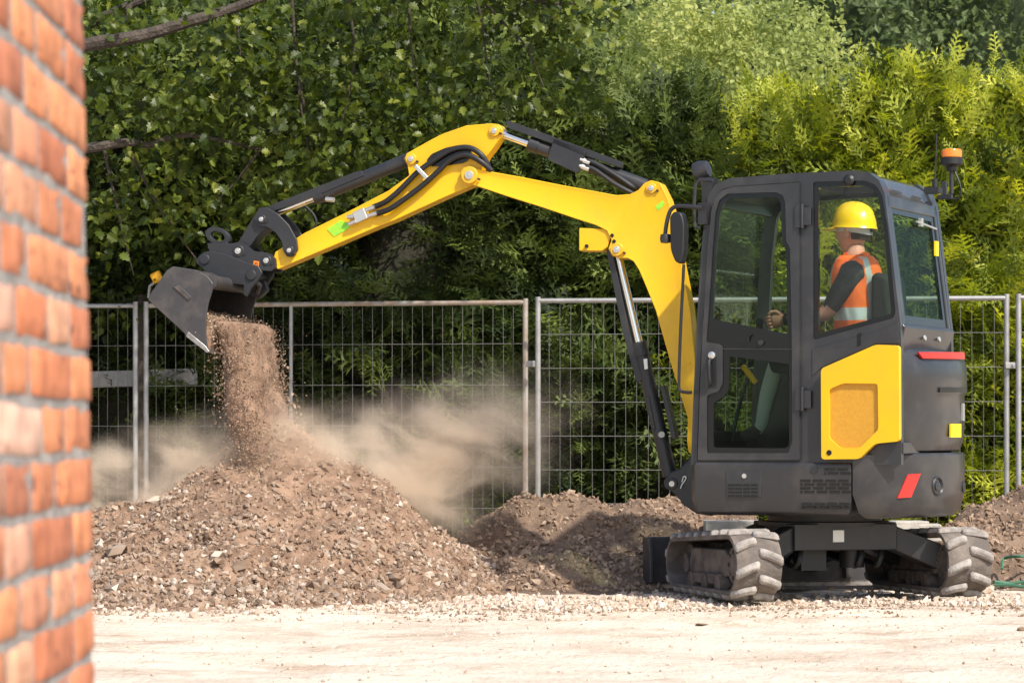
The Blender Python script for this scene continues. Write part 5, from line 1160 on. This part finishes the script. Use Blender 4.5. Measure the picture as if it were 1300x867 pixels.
def place(variants, pos, dirs, ups, size, tone, rs):
    """copies of leaf shapes: x along dirs, z along ups"""
    X = dirs/np.linalg.norm(dirs, axis=1)[:, None]; Y = np.cross(ups, X); Y /= np.linalg.norm(Y, axis=1)[:, None]+1e-9; Z = np.cross(X, Y)
    w = rs.randint(0, len(variants), len(pos)); Vs, Ts, To = [], [], []; b = 0
    for k, (V, T) in enumerate(variants):
        ii = np.where(w == k)[0]
        if not len(ii): continue
        P = (V[None, :, 0, None]*X[ii][:, None]+V[None, :, 1, None]*Y[ii][:, None]+V[None, :, 2, None]*Z[ii][:, None])*size[ii][:, None, None]+pos[ii][:, None]
        Vs.append(P.reshape(-1, 3)); Ts.append((T[None]+(np.arange(len(ii))*len(V))[:, None, None]).reshape(-1, 3)+b); To.append(np.repeat(tone[ii], len(V))); b += len(ii)*len(V)
    return np.concatenate(Vs), np.concatenate(Ts), np.concatenate(To)
def leaf_object(name, V, T, tone, mt, parent):
    o = npmesh(name, V, T, mt, parent); a = o.data.attributes.new('tone', 'FLOAT', 'POINT'); a.data.foreach_set('value', tone.astype(np.float32)); return o
FR = [frond(s) for s in range(5)]
M['thuja'] = leaf_mat('conifer_green', [(.026, .042, .013), (.058, .086, .022), (.11, .15, .033), (.21, .26, .05)], .28)
M['thuja_gold'] = leaf_mat('conifer_golden', [(.068, .096, .018), (.19, .235, .030), (.40, .44, .050), (.66, .64, .085)], .40)
M['core'] = mat('inner_shade_colour', (.022, .026, .012), 1.0, 0, (.035, .03, .02), 9, (.4, .6), bump=1, bscale=30)  # solid hedge core: self-shadow between the sprays painted as near-black
def conifer(x, y, rad_, H, label, mt, n, seed, lean=0, size=.30):
    """hedge conifer: columnar crown of sprays on shoots round a trunk"""
    rs = np.random.RandomState(seed); e = empty('conifer_tree', (x, y, 0)); tag(e, label, 'conifer', 'conifers of the hedge behind the fence')
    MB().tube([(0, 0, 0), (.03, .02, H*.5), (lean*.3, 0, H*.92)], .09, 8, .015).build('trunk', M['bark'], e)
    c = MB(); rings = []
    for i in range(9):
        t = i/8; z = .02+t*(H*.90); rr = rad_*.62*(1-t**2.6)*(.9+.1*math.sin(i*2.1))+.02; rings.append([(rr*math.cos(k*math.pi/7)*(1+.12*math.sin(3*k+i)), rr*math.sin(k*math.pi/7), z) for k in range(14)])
    c.loft(rings).build('inner_shade', M['core'], e)
    # shoots: clumps of sprays that share a direction
    nc = n//14; th = rs.rand(nc)*2*math.pi; fr_ = rs.rand(nc) < .78; th = np.where(fr_, -math.pi/2+(rs.rand(nc)-.5)*math.pi*1.15, th)
    t = rs.rand(nc)**.85; z = .05+t*H*.97; lob = 1+.17*np.sin(th*3+z*2.3+seed)+.13*np.sin(th*5-z*4.1)+.08*rs.randn(nc)
    rr = rad_*(1-np.clip(t, 0, 1)**3.2*.80)*lob*(.80+.22*rs.rand(nc))
    cp = np.stack([rr*np.cos(th)+lean*t, rr*np.sin(th), z], 1); out = np.stack([np.cos(th), np.sin(th), np.zeros(nc)], 1)
    upk = .10+.75*t**1.6
    cd_ = out*(1-.45*upk[:, None])+np.array([0, 0, 1])*(upk+rs.randn(nc)*.28)[:, None]+rs.randn(nc, 3)*.30
    rep = np.repeat(np.arange(nc), 14); m = len(rep)
    pos = cp[rep]+rs.randn(m, 3)*np.array([.10, .10, .10])-out[rep]*(rs.rand(m)**2)[:, None]*.28
    dirs = cd_[rep]+rs.randn(m, 3)*.38; ups = np.array([0, 0, 1])+out[rep]*.5+rs.randn(m, 3)*.5
    sz = size*(.55+.75*rs.rand(m)); tone = np.clip(.42+.22*rs.randn(nc)[rep]+.14*rs.randn(m)+.10*(t[rep]-.5), 0, 1)
    # leaders that stick up out of the top
    nl = 9; lp, ld, lt = [], [], []
    for k in range(nl):
        a = rs.rand()*6.28; r0 = rad_*.75*rs.rand()**.5; hz0 = H*(.80+.06*rs.rand()); hz1 = H*(.96+.13*rs.rand())
        for j in range(26):
            q = j/25; lp.append((r0*math.cos(a)+lean+.05*q*rs.randn(), r0*math.sin(a), hz0+(hz1-hz0)*q)); b = rs.rand()*6.28; ld.append((math.cos(b)*.8*(1-.6*q), math.sin(b)*.8*(1-.6*q), .9)); lt.append(.55+.25*rs.rand())
    pos = np.concatenate([pos, np.array(lp)]); dirs = np.concatenate([dirs, np.array(ld)]); ups = np.concatenate([ups, rs.randn(len(lp), 3)]); sz = np.concatenate([sz, size*(.35+.4*rs.rand(len(lp)))]); tone = np.concatenate([tone, np.array(lt)])
    V, T, To = place(FR, pos, dirs, ups, sz, tone, rs); leaf_object('crown', V, T, To, mt, e); return e
TREES = [(-4.4, 23.9, 1.15, 4.6, 'thuja', 'green hedge conifer behind the brick wall edge'), (-3.2, 23.7, 1.15, 4.7, 'thuja', 'green hedge conifer behind the bucket, under the broadleaf branches'),
         (-2.0, 23.8, 1.15, 4.6, 'thuja', 'green hedge conifer behind the linkage and falling soil'), (-.85, 23.7, 1.15, 4.75, 'thuja', 'green hedge conifer behind the middle of the arm'),
         (.3, 23.8, 1.15, 4.05, 'thuja', 'green hedge conifer behind the boom and arm joint'), (1.35, 23.6, 1.15, 3.75, 'thuja', 'green hedge conifer behind the boom bend'),
         (2.35, 23.5, 1.1, 3.65, 'thuja_gold', 'yellow-green hedge conifer above the cab door'), (3.3, 23.3, 1.1, 3.85, 'thuja_gold', 'tall yellow-green hedge conifer above the cab rear and beacon'),
         (4.25, 23.4, 1.1, 3.75, 'thuja_gold', 'yellow-green hedge conifer at the right border'), (5.3, 23.5, 1.1, 3.75, 'thuja_gold', 'yellow-green hedge conifer cut off by the right border')]
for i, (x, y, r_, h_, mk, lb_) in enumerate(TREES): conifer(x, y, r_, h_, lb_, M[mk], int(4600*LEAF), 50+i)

# broadleaf tree: trunk hidden by the brick wall, limbs and leaves reach over the fence
def broadleaf(seed):
    """lobed leaf with stalk, folded along the midrib; length 1"""
    r = np.random.RandomState(seed); half = [(0, .0), (.10, .10), (.16, .30), (.30, .22), (.40, .46), (.52, .30), (.66, .40), (.72, .20), (.86, .18), (1.0, 0)]
    V = []; T = []; fold = .16+.16*r.rand(); droop = .12+.2*r.rand()
    mid = [(x, 0, -droop*x*x) for x in (0, .33, .66, 1.0)]; V += mid
    for s in (1, -1):
        b = len(V); V += [(x, s*y, fold*y-droop*x*x) for x, y in half[1:-1]]; n = len(half)-2
        mi = lambda x: 0 if x < .17 else 1 if x < .5 else 2
        T.append((0, b, 1) if s > 0 else (0, 1, b))
        for k in range(n-1):
            m0, m1 = mi(half[k+1][0]), mi(half[k+2][0]); q = max(m0, 1) if k < 4 else 2
            T.append((b+k, b+k+1, q) if s < 0 else (b+k, q, b+k+1))
        T.append((b+n-1, 3, 2) if s > 0 else (b+n-1, 2, 3))
        T.append((1, b+3, 2) if s > 0 else (1, 2, b+3))
    V += [(0, .012, 0), (0, -.012, 0), (-.35, 0, .06)]; k = len(V); T.append((k-3, k-2, k-1))
    return np.array(V), np.array(T)
BL = [broadleaf(s) for s in range(6)]
M['maple'] = leaf_mat('broad_leaf', [(.034, .054, .008), (.062, .090, .012), (.115, .150, .018), (.24, .27, .045)], .46, .40)
BT = empty('broadleaf_tree', (-4.3, 21.9, 0)); tag(BT, 'broadleaf tree whose limbs and lobed leaves hang over the fence beside the wall', 'tree')
MB().tube([(0, 0, 0), (.05, 0, 1.2), (-.03, 0, 2.6), (.05, 0, 4.2), (.2, 0, 6.2)], .22, 12, .09).build('trunk', M['bark'], BT)
BTM = Matrix.Translation((-4.3, 21.9, 0)); inv = BTM.inverted()
def limb(pts, r0, r1, d=21.4):
    P = [inv @ at(px, py, d+dz) for px, py, dz in pts]; return MB().tube(smooth_path(P, 5), r0, 8, r1).build('limb', M['bark'], BT)
limb([(-60, 140, .2), (30, 80, -.4), (113, 57, -.75), (180, 46, -.75), (240, 28, -.7), (300, 10, -.6), (380, -20, -.7), (520, -50, -.6)], .062, .03)
limb([(-60, 190, .2), (40, 190, -.4), (113, 188, -.75), (160, 181, -.75), (190, 184, -.5), (240, 172, -.5), (330, 190, -.2)], .052, .010)
limb([(140, 50, 0), (160, 20, 0), (172, -20, .1)], .03, .02); limb([(113, 30, .5), (170, 5, .5), (230, -15, .5)], .04, .02)
limb([(480, -40, -.5), (600, -20, -.5), (700, 5, -.5), (800, -5, -.5)], .02, .008)
for a in ([(600, -20, -.5), (612, 30, -.5), (618, 80, -.45), (628, 150, -.4)], [(610, 0, -.5), (640, 30, -.45), (668, 60, -.4), (690, 110, -.4)], [(518, -30, -.4), (522, 60, -.4), (536, 140, -.4)], [(300, 8, -.3), (305, 70, -.3), (318, 150, -.3)], [(370, -10, -.3), (380, 120, -.3), (395, 210, -.3)],
          [(380, 100, -.2), (392, 170, -.2), (400, 220, -.2)], [(330, 190, -.2), (300, 230, -.2), (270, 260, -.2)], [(160, 181, -.1), (200, 260, -.2), (250, 330, -.2)], [(440, -20, -.4), (450, 80, -.4), (430, 170, -.3)], [(130, 180, 0), (150, 270, -.1), (170, 350, -.1)]): limb(a, .013, .004)
# leaf clusters over a hanging outline seen from the yard: (column,row,spread px, weight, depth)
rs = np.random.RandomState(77); CL = []
def region(n, f):
    k = 0
    while k < n:
        px, py = 100+rs.rand()*650, -60+rs.rand()*470
        if f(px, py): CL.append((px, py)); k += 1
lowb = lambda px: 400 if px < 190 else 400-(px-190)*.9 if px < 300 else 300-(px-300)*.30 if px < 430 else 262-(px-430)*.42 if px < 560 else 205-(px-560)*.55 if px < 720 else 100-(px-720)*1.0
region(int(470*LEAF), lambda px, py: py < lowb(px)+25*fb(px*.02, py*.02, 1.0)*2 and (fb(px*.014, py*.018, 1.0) > -.08) and (px < 560 or rs.rand() < .55))
pos, dirs, ups, sz, tone = [], [], [], [], []
for px, py in CL:
    d = 20.55+1.9*rs.rand() if px < 480 else 20.6+.9*rs.rand(); d = d if py < 285 else 22.5+.6*rs.rand(); c = at(px, py, d); ct = .42+.26*rs.randn(); n = rs.randint(13, 26)
    for _ in range(n):
        o_ = rs.randn(3)*np.array([.17, .17, .12]); pos.append(np.array(c)+o_); a = rs.rand()*6.28
        dirs.append((math.cos(a), math.sin(a)*.9-.15, -.45+.55*rs.randn())); ups.append((rs.randn()*.6, -.5+rs.randn()*.6, .8)); sz.append(.052+.050*rs.rand()); tone.append(np.clip(ct+.18*rs.randn(), 0, 1))
pos = np.array(pos); dirs = np.array(dirs); ups = np.array(ups); sz = np.array(sz); tone = np.array(tone)
order = np.argsort(pos[:, 1]+2.0*(np.abs(pos[:, 0]+1.5) > 2.2)); pick = order[:240]; rest = order[240:]
V, T, To = place(BL, pos[rest], dirs[rest], ups[rest], sz[rest], tone[rest], rs); V = V-np.array([-4.3, 21.9, 0]); cro = leaf_object('crown', V, T, To, M['maple'], BT)
LM = []
for V, T in BL:
    me = bpy.data.meshes.new('leaf'); me.from_pydata([tuple(v) for v in V], [], [tuple(t) for t in T]); me.materials.append(M['maple']); a = me.attributes.new('tone', 'FLOAT', 'POINT'); a.data.foreach_set('value', np.full(len(V), [.15, .3, .4, .5, .6, .35][len(LM)], np.float32)); LM.append(me)
for i in pick:
    o = bpy.data.objects.new('leaf', LM[rs.randint(6)]); COL.objects.link(o); o.parent = cro
    x = Vector(dirs[i]).normalized(); y_ = Vector(ups[i]).cross(x).normalized(); z_ = x.cross(y_); s = sz[i]*1.05; p = pos[i]-np.array([-4.3, 21.9, 0])
    o.matrix_local = Matrix(((x.x*s, y_.x*s, z_.x*s, p[0]), (x.y*s, y_.y*s, z_.y*s, p[1]), (x.z*s, y_.z*s, z_.z*s, p[2]), (0, 0, 0, 1)))
# far trees across the back
M['far'] = leaf_mat('far_leaf', [(.075, .115, .040), (.11, .155, .055), (.15, .20, .07), (.21, .26, .09)], .35)
M['far_haze'] = leaf_mat('far_haze_leaf', [(.20, .25, .075), (.28, .33, .10), (.38, .42, .13), (.48, .50, .17)], .45)  # bright hazy glow put into the pale leaf colours
DIA = [(np.array([(0, 0, 0), (.45, .34, .08), (1, 0, -.1), (.55, -.34, .08)]), np.array([(0, 2, 1), (0, 3, 2)])), (np.array([(0, 0, 0), (.6, .28, .1), (1, .05, -.1), (.4, -.36, .06)]), np.array([(0, 2, 1), (0, 3, 2)]))]
M['far_core'] = mat('far_inner_shade_colour', (.040, .060, .024), 1.0, 0, (.065, .09, .035), 3, (.4, .6), bump=1, bscale=8)  # solid crown filling, its dark green painted as inner shade
def far_tree(x, y, r_, H, mt, label, seed, n=9000):
    rs = np.random.RandomState(seed); e = empty('far_tree', (x, y, 0)); tag(e, label, 'tree', 'trees standing far behind the hedge')
    MB().tube([(0, 0, 0), (.1, 0, H*.4), (0, 0, H*.8)], .25, 8, .06).build('trunk', M['bark'], e)
    nb = 80; c = rs.randn(nb, 3); c /= np.linalg.norm(c, axis=1)[:, None]; c = c*(rs.rand(nb, 1)**.33)*np.array([r_, r_, H*.42])+np.array([0, 0, H*.56]); br = r_*(.22+.2*rs.rand(nb))
    i = rs.randint(0, nb, n); d = rs.randn(n, 3); d /= np.linalg.norm(d, axis=1)[:, None]; pos = c[i]+d*br[i][:, None]*(.6+.4*rs.rand(n, 1)); tone = np.clip(.45+.22*rs.randn(nb)[i]+.12*rs.randn(n), 0, 1)
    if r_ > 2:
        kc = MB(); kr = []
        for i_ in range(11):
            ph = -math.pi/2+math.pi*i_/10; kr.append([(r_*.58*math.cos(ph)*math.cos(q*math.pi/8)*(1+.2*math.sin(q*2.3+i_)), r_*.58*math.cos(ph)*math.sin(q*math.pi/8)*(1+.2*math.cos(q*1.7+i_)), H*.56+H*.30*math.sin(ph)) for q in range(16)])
        kc.loft(kr).build('inner_shade', M['far_core'], e)
    V, T, To = place(DIA, pos, rs.randn(n, 3), np.array([0, 0, 1])+d+rs.randn(n, 3)*.4, (.085+.10*rs.rand(n))*(1 if r_ > 2 else .55), tone, rs); leaf_object('crown', V, T, To, mt, e)
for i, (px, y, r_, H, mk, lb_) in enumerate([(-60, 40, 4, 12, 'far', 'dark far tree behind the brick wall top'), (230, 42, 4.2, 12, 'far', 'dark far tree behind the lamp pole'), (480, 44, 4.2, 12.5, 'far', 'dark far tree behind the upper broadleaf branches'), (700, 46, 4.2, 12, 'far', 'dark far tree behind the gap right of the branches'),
        (860, 47, 3.2, 8.6, 'far', 'hazy far tree left of the haze-coloured pale one'), (950, 31, 1.5, 6.3, 'far_haze', 'haze-coloured pale tree above the hedge top over the cab'), (790, 33, 1.7, 6.6, 'far_haze', 'pale rounded tree in the hedge gap above the boom'), (620, 33, 1.6, 6.4, 'far_haze', 'pale tree glimpsed through the hanging broadleaf branches'), (1120, 48, 4.2, 12, 'far', 'dark far tree above the golden hedge top'), (1330, 47, 4.2, 12, 'far', 'dark far tree at the upper right border')]):
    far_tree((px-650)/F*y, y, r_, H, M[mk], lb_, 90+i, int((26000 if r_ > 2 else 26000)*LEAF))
